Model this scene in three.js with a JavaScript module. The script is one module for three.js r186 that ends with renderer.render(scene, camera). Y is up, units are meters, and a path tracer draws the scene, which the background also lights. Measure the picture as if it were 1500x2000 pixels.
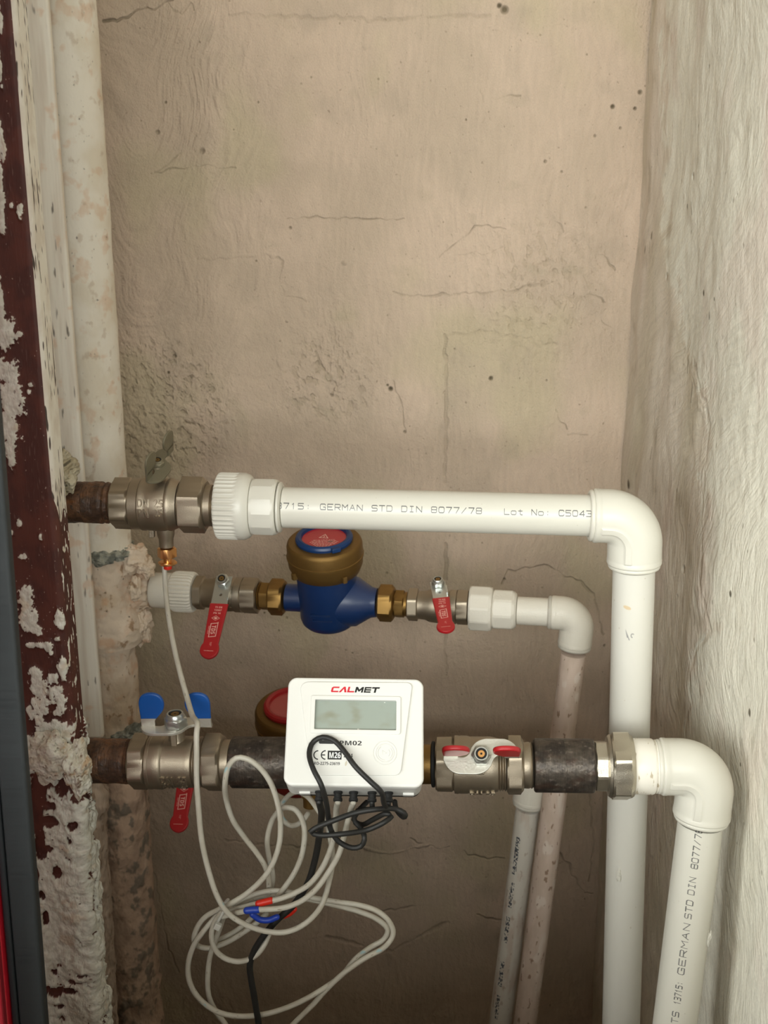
import * as THREE from 'three';
import { mergeGeometries, toCreasedNormals } from 'three/addons/utils/BufferGeometryUtils.js';
import { RoundedBoxGeometry } from 'three/addons/geometries/RoundedBoxGeometry.js';
import { TextGeometry } from 'three/addons/geometries/TextGeometry.js';
import { FontLoader } from 'three/addons/loaders/FontLoader.js';
import { RectAreaLightUniformsLib } from 'three/addons/lights/RectAreaLightUniformsLib.js';

// ---------------------------------------------------------------- camera, light, exposure
RectAreaLightUniformsLib.init();
const scene = new THREE.Scene();
const PITCH = THREE.MathUtils.degToRad(15.5), F = 2144, CAM_Y = 1.4;      // focal length in pixels of the 1500 x 2000 frame
const camera = new THREE.PerspectiveCamera(2 * Math.atan(1000 / F) * 180 / Math.PI, 0.75, 0.05, 20);
camera.position.set(0, CAM_Y, 0);
camera.rotation.x = -PITCH;
camera.focus = 0.80; camera.userData.fStop = 16;
const renderer = new THREE.WebGLRenderer({ antialias: true });
renderer.toneMapping = THREE.LinearToneMapping;
renderer.toneMappingExposure = 1.0;
renderer.shadowMap.enabled = true;
scene.background = new THREE.Color(0x8d949c);

const DAY = new THREE.Color(0.955, 0.985, 0.945);
const UNSEEN_WIN = { x: -0.62, y: 1.68, z: 1.45, w: 2.7, h: 0.86, power: 8.8 };    // unseen window behind the camera, placed to light the niche from the front
const UNSEEN_WIN2 = { x: -2.18, y: 1.62, z: 0.35, w: 1.5, h: 0.95, power: 11 };    // unseen left window, placed to light the right wall and low front pipes
const unseenWindowLight = new THREE.RectAreaLight(DAY, UNSEEN_WIN.power, UNSEEN_WIN.w, UNSEEN_WIN.h);
unseenWindowLight.position.set(UNSEEN_WIN.x, UNSEEN_WIN.y, UNSEEN_WIN.z - 0.02); unseenWindowLight.lookAt(UNSEEN_WIN.x, UNSEEN_WIN.y, -2); unseenWindowLight.name = 'unseen_window_light';
const unseenWindowLight2 = new THREE.RectAreaLight(DAY, UNSEEN_WIN2.power, UNSEEN_WIN2.w, UNSEEN_WIN2.h);
unseenWindowLight2.position.set(UNSEEN_WIN2.x, UNSEEN_WIN2.y, UNSEEN_WIN2.z); unseenWindowLight2.lookAt(3, UNSEEN_WIN2.y, UNSEEN_WIN2.z); unseenWindowLight2.name = 'unseen_window_light';
scene.add(unseenWindowLight, unseenWindowLight2);

// ---------------------------------------------------------------- pixel helpers: a pixel of the frame on the upright plane z = -D
const cp = Math.cos(PITCH), sp = Math.sin(PITCH), V3 = (x, y, z) => new THREE.Vector3(x, y, z);
const depthAt = (py, D) => D / (cp + sp * (1000 - py) / F);
function at(px, py, D) { const t = depthAt(py, D), v = (1000 - py) / F; return V3((px - 750) / F * t, CAM_Y + t * (v * cp - sp), -D); }
function project(p) { const y = p.y - CAM_Y, z = p.z, yc = y * cp - z * sp, zc = y * sp + z * cp; return [750 + F * p.x / -zc, 1000 - F * yc / -zc, -zc]; }

// ---------------------------------------------------------------- noise
let seed0 = 12345;
function rng(s) { let a = s | 0; return () => { a = (a + 0x6d2b79f5) | 0; let t = Math.imul(a ^ (a >>> 15), 1 | a); t = (t + Math.imul(t ^ (t >>> 7), 61 | t)) ^ t; return ((t ^ (t >>> 14)) >>> 0) / 4294967296; }; }
const perm = new Uint8Array(512), gx = new Float32Array(256), gy = new Float32Array(256), gz = new Float32Array(256);
{ const r = rng(777), p = [...Array(256).keys()]; for (let i = 255; i > 0; i--) { const j = Math.floor(r() * (i + 1)); [p[i], p[j]] = [p[j], p[i]]; }
  for (let i = 0; i < 512; i++) perm[i] = p[i & 255];
  for (let i = 0; i < 256; i++) { const z = r() * 2 - 1, a = r() * 6.283, q = Math.sqrt(1 - z * z); gx[i] = q * Math.cos(a) * 1.5; gy[i] = q * Math.sin(a) * 1.5; gz[i] = z * 1.5; } }
function noise(x, y, z = 0) {
  const X = Math.floor(x), Y = Math.floor(y), Z = Math.floor(z); x -= X; y -= Y; z -= Z;
  const u = x * x * x * (x * (x * 6 - 15) + 10), v = y * y * y * (y * (y * 6 - 15) + 10), w = z * z * z * (z * (z * 6 - 15) + 10);
  const a = perm[X & 255], b = perm[(X + 1) & 255], y0 = Y & 255, y1 = (Y + 1) & 255, z0 = Z & 255, z1 = (Z + 1) & 255;
  const aa = perm[a + y0], ab = perm[a + y1], ba = perm[b + y0], bb = perm[b + y1];
  const g = (h, dx, dy, dz) => gx[h] * dx + gy[h] * dy + gz[h] * dz;
  const l = (s, t, k) => s + (t - s) * k;
  if (z === 0) return l(l(g(perm[aa + z0], x, y, 0), g(perm[ba + z0], x - 1, y, 0), u), l(g(perm[ab + z0], x, y - 1, 0), g(perm[bb + z0], x - 1, y - 1, 0), u), v);
  return l(l(l(g(perm[aa + z0], x, y, z), g(perm[ba + z0], x - 1, y, z), u), l(g(perm[ab + z0], x, y - 1, z), g(perm[bb + z0], x - 1, y - 1, z), u), v),
    l(l(g(perm[aa + z1], x, y, z - 1), g(perm[ba + z1], x - 1, y, z - 1), u), l(g(perm[ab + z1], x, y - 1, z - 1), g(perm[bb + z1], x - 1, y - 1, z - 1), u), v), w);
}
function fbm(x, y, z, oct, gain = 0.5) { let s = 0, a = 1, n = 0; for (let i = 0; i < oct; i++) { s += a * noise(x, y, z); n += a; a *= gain; x = x * 2.03 + 17.1; y = y * 2.03 + 5.3; z = z * 2.03 + (z ? 3.7 : 0); } return s / n * 1.6; }
const clamp = (x, a = 0, b = 1) => Math.min(b, Math.max(a, x)), sstep = (a, b, x) => { const t = clamp((x - a) / (b - a)); return t * t * (3 - 2 * t); }, lerp = (a, b, t) => a + (b - a) * t;
const mix3 = (a, b, t) => [lerp(a[0], b[0], t), lerp(a[1], b[1], t), lerp(a[2], b[2], t)];

// ---------------------------------------------------------------- textures
function texture(data, w, h, srgb, wrap = THREE.RepeatWrapping) {
  const n = data.length / (w * h), t = new THREE.DataTexture(data, w, h, n === 1 ? THREE.RedFormat : THREE.RGBAFormat);
  t.wrapS = t.wrapT = wrap; t.magFilter = THREE.LinearFilter; t.minFilter = THREE.LinearFilter; if (srgb) t.colorSpace = THREE.SRGBColorSpace; t.needsUpdate = true; return t;
}
// colour + height painter over a rectangle given in metres; paint(u, v) -> [r, g, b (0..255 sRGB), height (0..1)]
function painted(w, h, u0, u1, v0, v1, paint, wrap = THREE.MirroredRepeatWrapping) {
  const c = new Uint8Array(w * h * 4), b = new Uint8Array(w * h);
  for (let y = 0; y < h; y++) for (let x = 0; x < w; x++) {
    const p = paint(u0 + (u1 - u0) * (x + 0.5) / w, v0 + (v1 - v0) * (y + 0.5) / h, x, y), i = y * w + x;
    c[i * 4] = clamp(p[0], 0, 255); c[i * 4 + 1] = clamp(p[1], 0, 255); c[i * 4 + 2] = clamp(p[2], 0, 255); c[i * 4 + 3] = 255; b[i] = clamp(p[3]) * 255;
  }
  const fit = (t) => { t.repeat.set(1 / (u1 - u0), 1 / (v1 - v0)); t.offset.set(-u0 / (u1 - u0), -v0 / (v1 - v0)); return t; };
  return { map: fit(texture(c, w, h, true, wrap)), bumpMap: fit(texture(b, w, h, false, wrap)) };
}
// a small repeating grain for cast and worn surfaces; uv in metres
function grain(size, metres, freq, oct, sharp = 1) {
  const b = new Uint8Array(size * size);
  for (let y = 0; y < size; y++) for (let x = 0; x < size; x++) {
    const a = x / size * 2 * Math.PI, fy = y / size, R = freq / (2 * Math.PI);
    const n = fbm(Math.cos(a) * R + 9, Math.sin(a) * R + 9, fy * freq, oct), m = fbm(Math.cos(a) * R + 9, Math.sin(a) * R + 9, (fy - 1) * freq, oct);
    b[y * size + x] = clamp(0.5 + 0.5 * sharp * lerp(n, m, fy)) * 255;
  }
  const t = texture(b, size, size, false); t.repeat.set(1 / metres, 1 / metres); return t;
}
const castGrain = grain(512, 0.03, 84, 2, 1.3), fineGrain = grain(256, 0.05, 30, 3);

const std = (color, roughness, metalness = 0, more = {}) => new THREE.MeshPhysicalMaterial({ color, roughness, metalness, ...more });

// ---------------------------------------------------------------- names, labels, parents
const used = {};
function numbered(n) { used[n] = (used[n] ?? -1) + 1; return used[n] ? n + '_' + String(used[n]).padStart(3, '0') : n; }
function tag(o, label, category, group) { o.userData = { label, category }; if (group) o.userData.group = group; return o; }
function thing(name, label, category, group) { const o = new THREE.Group(); o.name = numbered(name); scene.add(o); return tag(o, label, category, group); }
function part(name, geometry, material, parent, label) {
  const m = new THREE.Mesh(Array.isArray(geometry) ? merge(geometry) : geometry, material); m.name = name; m.castShadow = m.receiveShadow = true; parent.add(m);
  if (label) m.userData.label = label; return m;
}
function solo(name, geometry, material, label, category, group) { const m = part(numbered(name), geometry, material, scene); return tag(m, label, category, group); }
function struct(name, geometry, material) { const m = part(numbered(name), geometry, material, scene); m.userData.kind = 'structure'; return m; }
function merge(list) { return mergeGeometries(list.map((g) => { const q = g.index ? g.toNonIndexed() : g.clone(); for (const k of Object.keys(q.attributes)) if (!['position', 'normal', 'uv'].includes(k)) q.deleteAttribute(k); return q; })); }

// ---------------------------------------------------------------- geometry helpers
const TAU = Math.PI * 2;
// A solid turned about +X. Profile rows: [x, r, sides?, turn?]; sides 6 = hexagon whose flats lie r from the axis. rad(x, th, r) may bend the radius.
function turned(profile, o = {}) {
  const n = o.n ?? 64, pos = [], uv = [], idx = [];
  const rows = o.open ? profile : [[profile[0][0], 0], ...profile, [profile.at(-1)[0], 0]];
  const x0 = profile[0][0], x1 = profile.at(-1)[0], R = o.R ?? Math.max(...profile.map((p) => p[1]));
  rows.forEach(([x, r, sides, turn]) => {
    for (let j = 0; j <= n; j++) {
      const th = (j % n) / n * TAU; let q = r;
      if (sides) { const s = TAU / sides, a = ((th + (turn ?? 0)) % s + s) % s - s / 2; q = Math.min(r / Math.cos(a), r * (o.corner ?? 1.12)); }
      if (o.rad && r > 0) q = o.rad(x, th, q);
      pos.push(x, q * Math.cos(th), q * Math.sin(th));
      uv.push(o.norm ? (x - x0) / (x1 - x0) : x, o.norm ? 1 - j / n : -j / n * TAU * R);
    }
  });
  for (let i = 0; i < rows.length - 1; i++) for (let j = 0; j < n; j++) { const a = i * (n + 1) + j, b = a + n + 1; idx.push(a, a + 1, b, a + 1, b + 1, b); }
  let g = new THREE.BufferGeometry();
  g.setAttribute('position', new THREE.Float32BufferAttribute(pos, 3)); g.setAttribute('uv', new THREE.Float32BufferAttribute(uv, 2)); g.setIndex(idx);
  return creased(g, o.crease ?? 0.55);
}
function creased(g, angle) { g = g.index ? g.toNonIndexed() : g; const p = g.attributes.position, keep = [], u = g.attributes.uv, pa = [], ua = []; // drop zero-area triangles first
  for (let i = 0; i < p.count; i += 3) { const d = (a, b) => Math.hypot(p.getX(a) - p.getX(b), p.getY(a) - p.getY(b), p.getZ(a) - p.getZ(b)) > 1e-7; if (d(i, i + 1) && d(i + 1, i + 2) && d(i, i + 2)) for (let k = 0; k < 3; k++) { pa.push(p.getX(i + k), p.getY(i + k), p.getZ(i + k)); ua.push(u.getX(i + k), u.getY(i + k)); } }
  const q = new THREE.BufferGeometry(); q.setAttribute('position', new THREE.Float32BufferAttribute(pa, 3)); q.setAttribute('uv', new THREE.Float32BufferAttribute(ua, 2));
  q.scale(1000, 1000, 1000); const c = toCreasedNormals(q, angle); c.scale(.001, .001, .001); return c; // (its vertex hash is coarse, so work in millimetres)
}
const hexNut = (x0, x1, r, turn = 0, c = 0.12) => { const d = r * c; return [[x0, r * 0.9], [x0, r * 0.98], [x0 + d, r, 6, turn], [x1 - d, r, 6, turn], [x1, r * 0.98], [x1, r * 0.9]]; };
const rim = (x0, x1, r, b) => [[x0, r - b], [x0 + b * 0.3, r - b * 0.3], [x0 + b, r], [x1 - b, r], [x1 - b * 0.3, r - b * 0.3], [x1, r - b]];
const threads = (x0, x1, r, pitch, d) => { const rows = []; const m = Math.max(2, Math.round((x1 - x0) / pitch)); for (let i = 0; i < m; i++) { const a = x0 + (x1 - x0) * i / m, s = (x1 - x0) / m; rows.push([a, r - d], [a + s * 0.45, r], [a + s * 0.55, r]); } rows.push([x1, r - d]); return rows; };

// An axis between two points, addressed by pixel column or row
class Axis {
  constructor(a, b) { this.a = a; this.b = b; this.len = a.distanceTo(b); this.dir = b.clone().sub(a).normalize();
    const z = V3(0, 0, 1), x = this.dir; z.addScaledVector(x, -z.dot(x)).normalize(); this.m = new THREE.Matrix4().makeBasis(x, z.clone().cross(x), z); this.q = new THREE.Quaternion().setFromRotationMatrix(this.m); }
  p(s) { return this.a.clone().addScaledVector(this.dir, s); }
  s(pix, k = 0) { let lo = -0.6, hi = this.len + 0.6; const f = (s) => project(this.p(s))[k] - pix, up = f(hi) > f(lo); for (let i = 0; i < 50; i++) { const m = (lo + hi) / 2; if ((f(m) > 0) === up) hi = m; else lo = m; } return (lo + hi) / 2; }
  k(pix, c = 0) { return project(this.p(this.s(pix, c)))[2] / F; }
  place(o, pix, c = 0) { o.position.copy(this.p(this.s(pix, c))); o.quaternion.copy(this.q); return o; }
  // profile in pixels -> metres in the frame of a thing placed at pixel `o`
  prof(o, rows, c = 0) { const s0 = this.s(o, c), k = this.k(o, c); return rows.map(([x, r, ...e]) => [this.s(x, c) - s0, r * k, ...e]); }
}
function sweep(points, radius, o = {}) {                                   // a round cord through points
  const curve = new THREE.CatmullRomCurve3(points, false, 'centripetal'), n = o.n ?? Math.max(24, Math.round(curve.getLength() / 0.003)), g = new THREE.TubeGeometry(curve, n, radius, o.m ?? 12, false), L = curve.getLength(), uv = g.attributes.uv;
  for (let i = 0; i < uv.count; i++) uv.setXY(i, uv.getX(i) * L, uv.getY(i) * radius * TAU);
  const ends = [0, 1].map((u) => { const s = new THREE.SphereGeometry(radius, 12, 8); const p = curve.getPointAt(u); s.translate(p.x, p.y, p.z); return s; });
  return merge([g, ...ends]);
}
// An elbow: from corner C back along -d1 by l1, and on along d2 by l2
function elbow(C, d1, d2, l1, l2, R, rb, o = {}) {
  const N = d1.clone().cross(d2).normalize(), st = [], n = o.n ?? 96, add = (p, t, s, kind) => st.push({ p, t, s, kind });
  const lin = (a, b, m) => { for (let i = 0; i <= m; i++) add(C.clone().addScaledVector(d1, -lerp(a, b, i / m)), d1, -lerp(a, b, i / m), 0); };
  const L1 = [l1, l1 - 0.0006, l1 - 0.0016, l1 - 0.004, l1 - 0.0046, (l1 + rb) / 2, rb];
  L1.forEach((a) => add(C.clone().addScaledVector(d1, -a), d1.clone(), l1 - a, 0));
  const cen = C.clone().addScaledVector(d1, -rb).addScaledVector(d2, rb);
  for (let i = 1; i < 24; i++) { const a = i / 24 * Math.PI / 2, r = d2.clone().multiplyScalar(-Math.cos(a)).addScaledVector(d1, Math.sin(a)); add(cen.clone().addScaledVector(r, rb), d1.clone().multiplyScalar(Math.cos(a)).addScaledVector(d2, Math.sin(a)), 1, 1); }
  [...L1].map((a) => a - l1 + l2).reverse().forEach((a, i) => { if (i === 0) a = rb; add(C.clone().addScaledVector(d2, Math.max(a, rb)), d2.clone(), l2 - Math.max(a, rb), 2); });
  const pos = [], uv = [], idx = [];
  const shell = (e) => { if (e.kind === 1) return R; if (e.s < 0.0003) return R * 0.93; if (e.s < 0.0012) return R * 0.985; if (e.s < 0.0042) return R * 1.012; return R; };
  const rows = [{ ...st[0], r0: 0 }, ...st, { ...st.at(-1), r0: 0 }];
  rows.forEach((e, i) => {
    const B = N.clone().cross(e.t).normalize();                           // points to the inside of the bend
    for (let j = 0; j <= n; j++) { const f = (j % n) / n * TAU; let r = e.r0 === 0 ? 0 : shell(e);
      const c = Math.cos(f), s = Math.sin(f);
      if (o.rib && r && e.s > 0.005) { const a = Math.atan2(s, Math.abs(c)); r += 0.0008 * sstep(0.19, 0.22, a) * (1 - sstep(0.47, 0.5, a)); }  // the moulded strip on the inside of the bend
      const p = e.p.clone().addScaledVector(N, r * c).addScaledVector(B, r * s); pos.push(p.x, p.y, p.z); uv.push(i * 0.003, j / n * R * TAU); }
  });
  for (let i = 0; i < rows.length - 1; i++) for (let j = 0; j < n; j++) { const a = i * (n + 1) + j, b = a + n + 1; idx.push(a, b, a + 1, a + 1, b, b + 1); }
  const g = new THREE.BufferGeometry(); g.setAttribute('position', new THREE.Float32BufferAttribute(pos, 3)); g.setAttribute('uv', new THREE.Float32BufferAttribute(uv, 2)); g.setIndex(idx);
  return creased(g, 0.5);
}
// a lump of plaster or mortar: a ball beaten out of shape
function lump(c, sx, sy, sz, freq, amp, seed, detail = 4) {
  const g = new THREE.IcosahedronGeometry(1, detail * 4), p = g.attributes.position;
  for (let i = 0; i < p.count; i++) { const x = p.getX(i), y = p.getY(i), z = p.getZ(i), d = 1 + amp * fbm(x * freq + seed, y * freq + seed * 1.7, z * freq + 3.1, 4) - 0.35 * amp * Math.abs(noise(x * freq * 3 + seed, y * freq * 3, z * freq * 3 + 1)); p.setXYZ(i, c.x + x * d * sx, c.y + y * d * sy, c.z + z * d * sz); }
  const u = g.attributes.uv; for (let i = 0; i < u.count; i++) u.setXY(i, p.getX(i), p.getY(i));
  return creased(g, 0.7);
}
function shapeOf(pts, hole) { const s = new THREE.Shape(); pts.forEach(([x, y], i) => (i ? s.lineTo(x, y) : s.moveTo(x, y))); return s; }
function roundRect(w, h, r, cx = 0, cy = 0, s = new THREE.Shape()) { const x = cx - w / 2, y = cy - h / 2; s.moveTo(x + r, y); s.lineTo(x + w - r, y); s.absarc(x + w - r, y + r, r, -Math.PI / 2, 0); s.lineTo(x + w, y + h - r); s.absarc(x + w - r, y + h - r, r, 0, Math.PI / 2); s.lineTo(x + r, y + h); s.absarc(x + r, y + h - r, r, Math.PI / 2, Math.PI); s.lineTo(x, y + r); s.absarc(x + r, y + r, r, Math.PI, 1.5 * Math.PI); return s; }
const extrude = (shape, depth, bevel, o = {}) => new THREE.ExtrudeGeometry(shape, { depth: Math.max(1e-5, depth - 2 * bevel), bevelEnabled: bevel > 0, bevelThickness: bevel, bevelSize: bevel, bevelOffset: -bevel, bevelSegments: o.seg ?? 3, curveSegments: o.curve ?? 16 }).translate(0, 0, bevel);
const box = (w, h, d, x, y, z) => new THREE.BoxGeometry(w, h, d).translate(x, y, z);
function canvasMap(w, h, draw) { const c = document.createElement('canvas'); c.width = w; c.height = h; const g = c.getContext('2d'); draw(g, w, h); const t = new THREE.CanvasTexture(c); t.colorSpace = THREE.SRGBColorSpace; t.magFilter = THREE.LinearFilter; t.anisotropy = 8; return t; }
const font = await new FontLoader().loadAsync('fonts/droid/droid_sans_bold.typeface.json');
// raised lettering wrapped on a cylinder about X: centred at angle th0, radius R
function wrapText(str, size, depth, x, th0, R, stretch = 1) {
  const g = new TextGeometry(str, { font, size, depth, curveSegments: 4, bevelEnabled: false }); g.computeBoundingBox(); const b = g.boundingBox, p = g.attributes.position;
  for (let i = 0; i < p.count; i++) { const tx = (p.getX(i) - (b.min.x + b.max.x) / 2) * stretch + x, th = th0 - p.getY(i) / R, r = R - 0.0004 + p.getZ(i); p.setXYZ(i, tx, r * Math.cos(th), r * Math.sin(th)); }
  return creased(g, 0.4);
}

// ================================================================ THE SETTING
const DW = 1.19, XR = 0.262, OPEN_Z = -0.58, XL = -0.37, CEIL = 2.5;
const P = (px, py) => { const p = at(px, py, DW); return [p.x, p.y]; };                    // a pixel on the back wall
// features that are stamped into a height and stain field: cracks, pits, lumps
function field(w, h, u0, u1, v0, v1) {
  const H = new Float32Array(w * h), S = new Float32Array(w * h), su = w / (u1 - u0), sv = h / (v1 - v0);
  const stamp = (u, v, r, f) => { const x0 = Math.max(0, Math.floor((u - r - u0) * su)), x1 = Math.min(w - 1, Math.ceil((u + r - u0) * su)), y0 = Math.max(0, Math.floor((v - r - v0) * sv)), y1 = Math.min(h - 1, Math.ceil((v + r - v0) * sv));
    for (let y = y0; y <= y1; y++) for (let x = x0; x <= x1; x++) { const dx = u0 + (x + 0.5) / su - u, dy = v0 + (y + 0.5) / sv - v, d = Math.hypot(dx, dy); if (d < r) f(y * w + x, d / r, dx, dy); } };
  const dot = (u, v, r, dh, ds) => stamp(u, v, r, (i, d) => { const k = 1 - d * d; H[i] += dh * k * k; S[i] = Math.max(S[i], ds * k); });
  const line = (pts, r, dh, ds, seed = 1) => { for (let i = 0; i < pts.length - 1; i++) { const [a, b] = [pts[i], pts[i + 1]], L = Math.hypot(b[0] - a[0], b[1] - a[1]), m = Math.max(2, Math.ceil(L / (r * 0.5)));
    for (let k = 0; k < m; k++) { const t = k / m, u = lerp(a[0], b[0], t), v = lerp(a[1], b[1], t), j = 0.004 * noise(u * 90 + seed, v * 90, seed), q = 0.6 + 0.5 * noise(u * 60, v * 60, seed + 3.3);
      stamp(u + j * 0.6, v + j, r * q, (i, d) => { const z = 1 - d * d; H[i] = dh < 0 ? Math.min(H[i], dh * z * q) : Math.max(H[i], dh * z * q); S[i] = Math.max(S[i], ds * z * q); }); } } };
  return { H, S, dot, line, stamp, at: (u, v) => { const x = clamp((u - u0) * su, 0, w - 1) | 0, y = clamp((v - v0) * sv, 0, h - 1) | 0; return [H[y * w + x], S[y * w + x]]; } };
}
// ---- back wall: limewashed plaster over blockwork
{
  const U0 = -0.38, U1 = 0.272, V0 = 0.34, V1 = 1.68, W = 1400, Hh = 2048;
  const f = field(W, Hh, U0, U1, V0, V1), r = rng(4);
  const L = (pts, rad, dh, ds) => f.line(pts.map(([x, y]) => P(x, y)), rad, dh, ds);
  // the flaked edge at the top left, the mortar joints and hairline cracks
  L([[205, 38], [228, 43], [250, 32], [272, 18], [290, 12], [305, 17], [325, 5], [340, -2]], 0.0022, -0.0016, 0.9);
  L([[340, 20], [356, 30], [372, 8], [380, 22]], 0.0016, -0.0007, 0.5); L([[330, 8], [352, 26], [361, 14]], 0.0015, -0.0006, 0.4);
  L([[450, 28], [520, 30], [600, 33], [720, 40], [790, 36], [870, 33], [960, 30]], 0.003, -0.0006, 0.28);
  L([[300, 340], [345, 327], [400, 325], [460, 331]], 0.0012, -0.0006, 0.45); L([[300, 340], [330, 320], [352, 300]], 0.0013, -0.0005, 0.35);
  L([[560, 427], [620, 425], [690, 427], [760, 429], [790, 427]], 0.0011, -0.0006, 0.5); L([[585, 428], [660, 424]], 0.001, -0.0003, 0.3);
  L([[540, 500], [552, 510], [545, 550], [556, 575], [600, 588]], 0.0018, -0.0005, 0.32); L([[390, 503], [460, 500], [540, 497]], 0.004, 0.0006, 0.05);
  L([[860, 500], [885, 478], [915, 458], [925, 445], [955, 442], [990, 445]], 0.0013, -0.0007, 0.45);
  L([[885, 497], [960, 495], [985, 480]], 0.0015, -0.0004, 0.3); L([[962, 190], [990, 189], [1018, 186]], 0.0014, -0.0006, 0.55); L([[940, 170], [943, 200]], 0.0012, -0.0004, 0.3);
  L([[1085, 430], [1100, 455]], 0.0014, -0.0005, 0.4); L([[1165, 495], [1188, 510], [1202, 528]], 0.0016, -0.0008, 0.5); L([[1125, 582], [1165, 575], [1180, 592]], 0.0016, -0.0009, 0.6); L([[1165, 610], [1190, 640], [1200, 668]], 0.0012, -0.0006, 0.45);
  L([[770, 568], [800, 580], [900, 574], [1010, 566], [1090, 548]], 0.0022, -0.0006, 0.3); L([[1084, 802], [1098, 822], [1108, 838]], 0.0013, -0.0008, 0.6); L([[1110, 846], [1150, 848]], 0.0013, -0.0005, 0.35);
  L([[868, 655], [872, 720], [872, 800], [870, 880], [868, 945]], 0.0035, -0.0011, 0.3); L([[768, 745], [785, 800], [793, 845]], 0.0013, -0.0007, 0.5); L([[615, 690], [628, 715], [640, 745]], 0.0018, -0.0008, 0.4);
  L([[640, 745], [655, 752], [648, 775]], 0.002, -0.0009, 0.45); L([[868, 655], [950, 648], [1090, 672]], 0.003, -0.0005, 0.15);
  L([[870, 1060], [873, 1130]], 0.003, -0.0011, 0.3); L([[870, 1215], [872, 1320]], 0.003, -0.0011, 0.32); L([[980, 1140], [990, 1115], [1060, 1105], [1120, 1130], [1160, 1160], [1180, 1240]], 0.0022, -0.0011, 0.4);
  L([[905, 1665], [940, 1675], [985, 1678]], 0.002, -0.0012, 0.5); L([[930, 1790], [960, 1795], [1010, 1800]], 0.002, -0.0012, 0.45); L([[800, 1640], [860, 1660], [880, 1655]], 0.002, -0.001, 0.35); L([[1080, 1640], [1140, 1745], [1160, 1742]], 0.002, -0.0012, 0.45);
  L([[640, 1640], [760, 1670], [840, 1650]], 0.004, 0.0012, 0); L([[640, 1830], [760, 1860], [880, 1800]], 0.005, -0.0012, 0.15); L([[300, 1700], [330, 1850], [350, 1900]], 0.002, -0.001, 0.35);
  L([[1185, 1650], [1165, 1800], [1170, 1990]], 0.002, 0.0014, 0); L([[1150, 1500], [1160, 1650], [1150, 1720]], 0.0022, -0.001, 0.3); L([[440, 1640], [520, 1650], [600, 1655]], 0.003, -0.0009, 0.2); L([[620, 1760], [700, 1790], [830, 1770]], 0.003, -0.0009, 0.2);
  // pits, knots and lumps
  for (const [x, y, m, dh, ds] of [[985, 20, .005, -.002, .9], [975, 12, .003, -.002, 1], [1197, 208, .0028, -.0016, .95], [1250, 180, .003, -.0015, .8], [1240, 212, .0022, -.0015, .8], [1212, 250, .0018, -.001, .6], [330, 727, .0022, -.0012, .9], [342, 695, .0026, -.0012, .6], [958, 738, .003, -.0017, .95], [763, 759, .0032, -.002, 1], [757, 752, .002, -.001, .8],
    [791, 843, .0022, -.0012, .7], [375, 735, .003, -.0012, .5], [1065, 315, .0022, -.001, .55], [500, 510, .0015, -.0008, .6], [672, 514, .0035, .0011, .05], [713, 92, .004, .001, .05], [560, 628, .002, .001, .05], [350, 840, .0032, -.0014, .5], [605, 1165, .002, -.0008, .8], [1162, 265, .002, -.001, .5], [517, 1195, .0016, -.0004, .9], [545, 1230, .0015, -.0004, .85], [560, 1205, .0022, -.0004, .7], [470, 1295, .0014, -.0004, .7], [675, 1270, .0016, -.0004, .7], [725, 1245, .0014, 0, .7], [830, 1255, .0016, 0, .7], [985, 1130, .0018, -.001, .7], [1180, 1260, .002, -.001, .7], [560, 1085, .0018, -.0008, .8], [755, 1118, .0022, -.0005, .6], [505, 200, .0014, -.001, .7], [324, 200, .0016, -.001, .7], [308, 258, .003, -.0012, .6], [395, 295, .004, -.0011, .5], [567, 445, .002, -.001, .6]]) f.dot(...P(x, y), m, dh, ds);
  for (let i = 0; i < 330; i++) { const [u, v] = P(200 + 1060 * r(), 2000 * r()), k = r(); f.dot(u, v, 0.0005 + 0.0011 * k * k * k, -0.0002 - 0.0007 * r(), 0.25 + 0.5 * r()); }
  const rough = (u, v) => { const [ax, ay] = P(300, 800), [bx, by] = P(640, 740), [cx, cy] = P(1050, 560); const g = (x, y, s) => Math.exp(-((u - x) ** 2 + (v - y) ** 2) / (s * s)); return clamp(0.25 + 1.0 * g(ax, ay, .07) + .5 * g(bx, by, .06) + .35 * g(cx, cy, .1)); };
  const broad = (u, v) => 0.006 * fbm(u * 4.2 + 3, v * 4.2, 0, 3) + 0.0016 * fbm(u * 22, v * 17 + 4, 0, 2);          // metres, carried by the mesh
  const [jx] = P(240, 0);
  const paint = (u, v, x, y) => {
    const [h, s] = [f.H[y * W + x], f.S[y * W + x]];
    const lean = 0.20 * sstep(-0.05, -0.3, u), wv = .012 * fbm(u * 14, v * 9 + 3, 0, 2), brush = noise((u + wv + lean * v) * 560, v * 78), brush2 = noise((u + wv + lean * v) * 230 + 40, v * 40 + 9), fine = fbm(u * 900, v * 700, 0, 2), rg = rough(u, v);
    const gou = sstep(.12, .42, fbm(u * 105 + .3 * v * 105, v * 80, 0, 3)) * sstep(.3, .75, rg), knob = sstep(.35, .6, noise(u * 190, v * 170, 6.6)) * sstep(.3, .8, rg);
    const bm = .3 + .8 * sstep(-.1, .45, fbm(u * 9 + 60, v * 7, 0, 3)) + 1.1 * sstep(-.06, -.2, u) * sstep(1.1, 1.3, v), stip = noise(u * 420, v * 380, 4.2), pebble = noise(u * 190, v * 170, 9.1);
    let hh = bm * (0.00016 * brush + 0.00026 * brush2) + 0.00016 * fine + 0.00011 * stip + 0.00014 * pebble + h - .0006 * gou + .0005 * knob + rg * 0.0008 * fbm(u * 130 + 2, v * 110, 0, 3);
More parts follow.
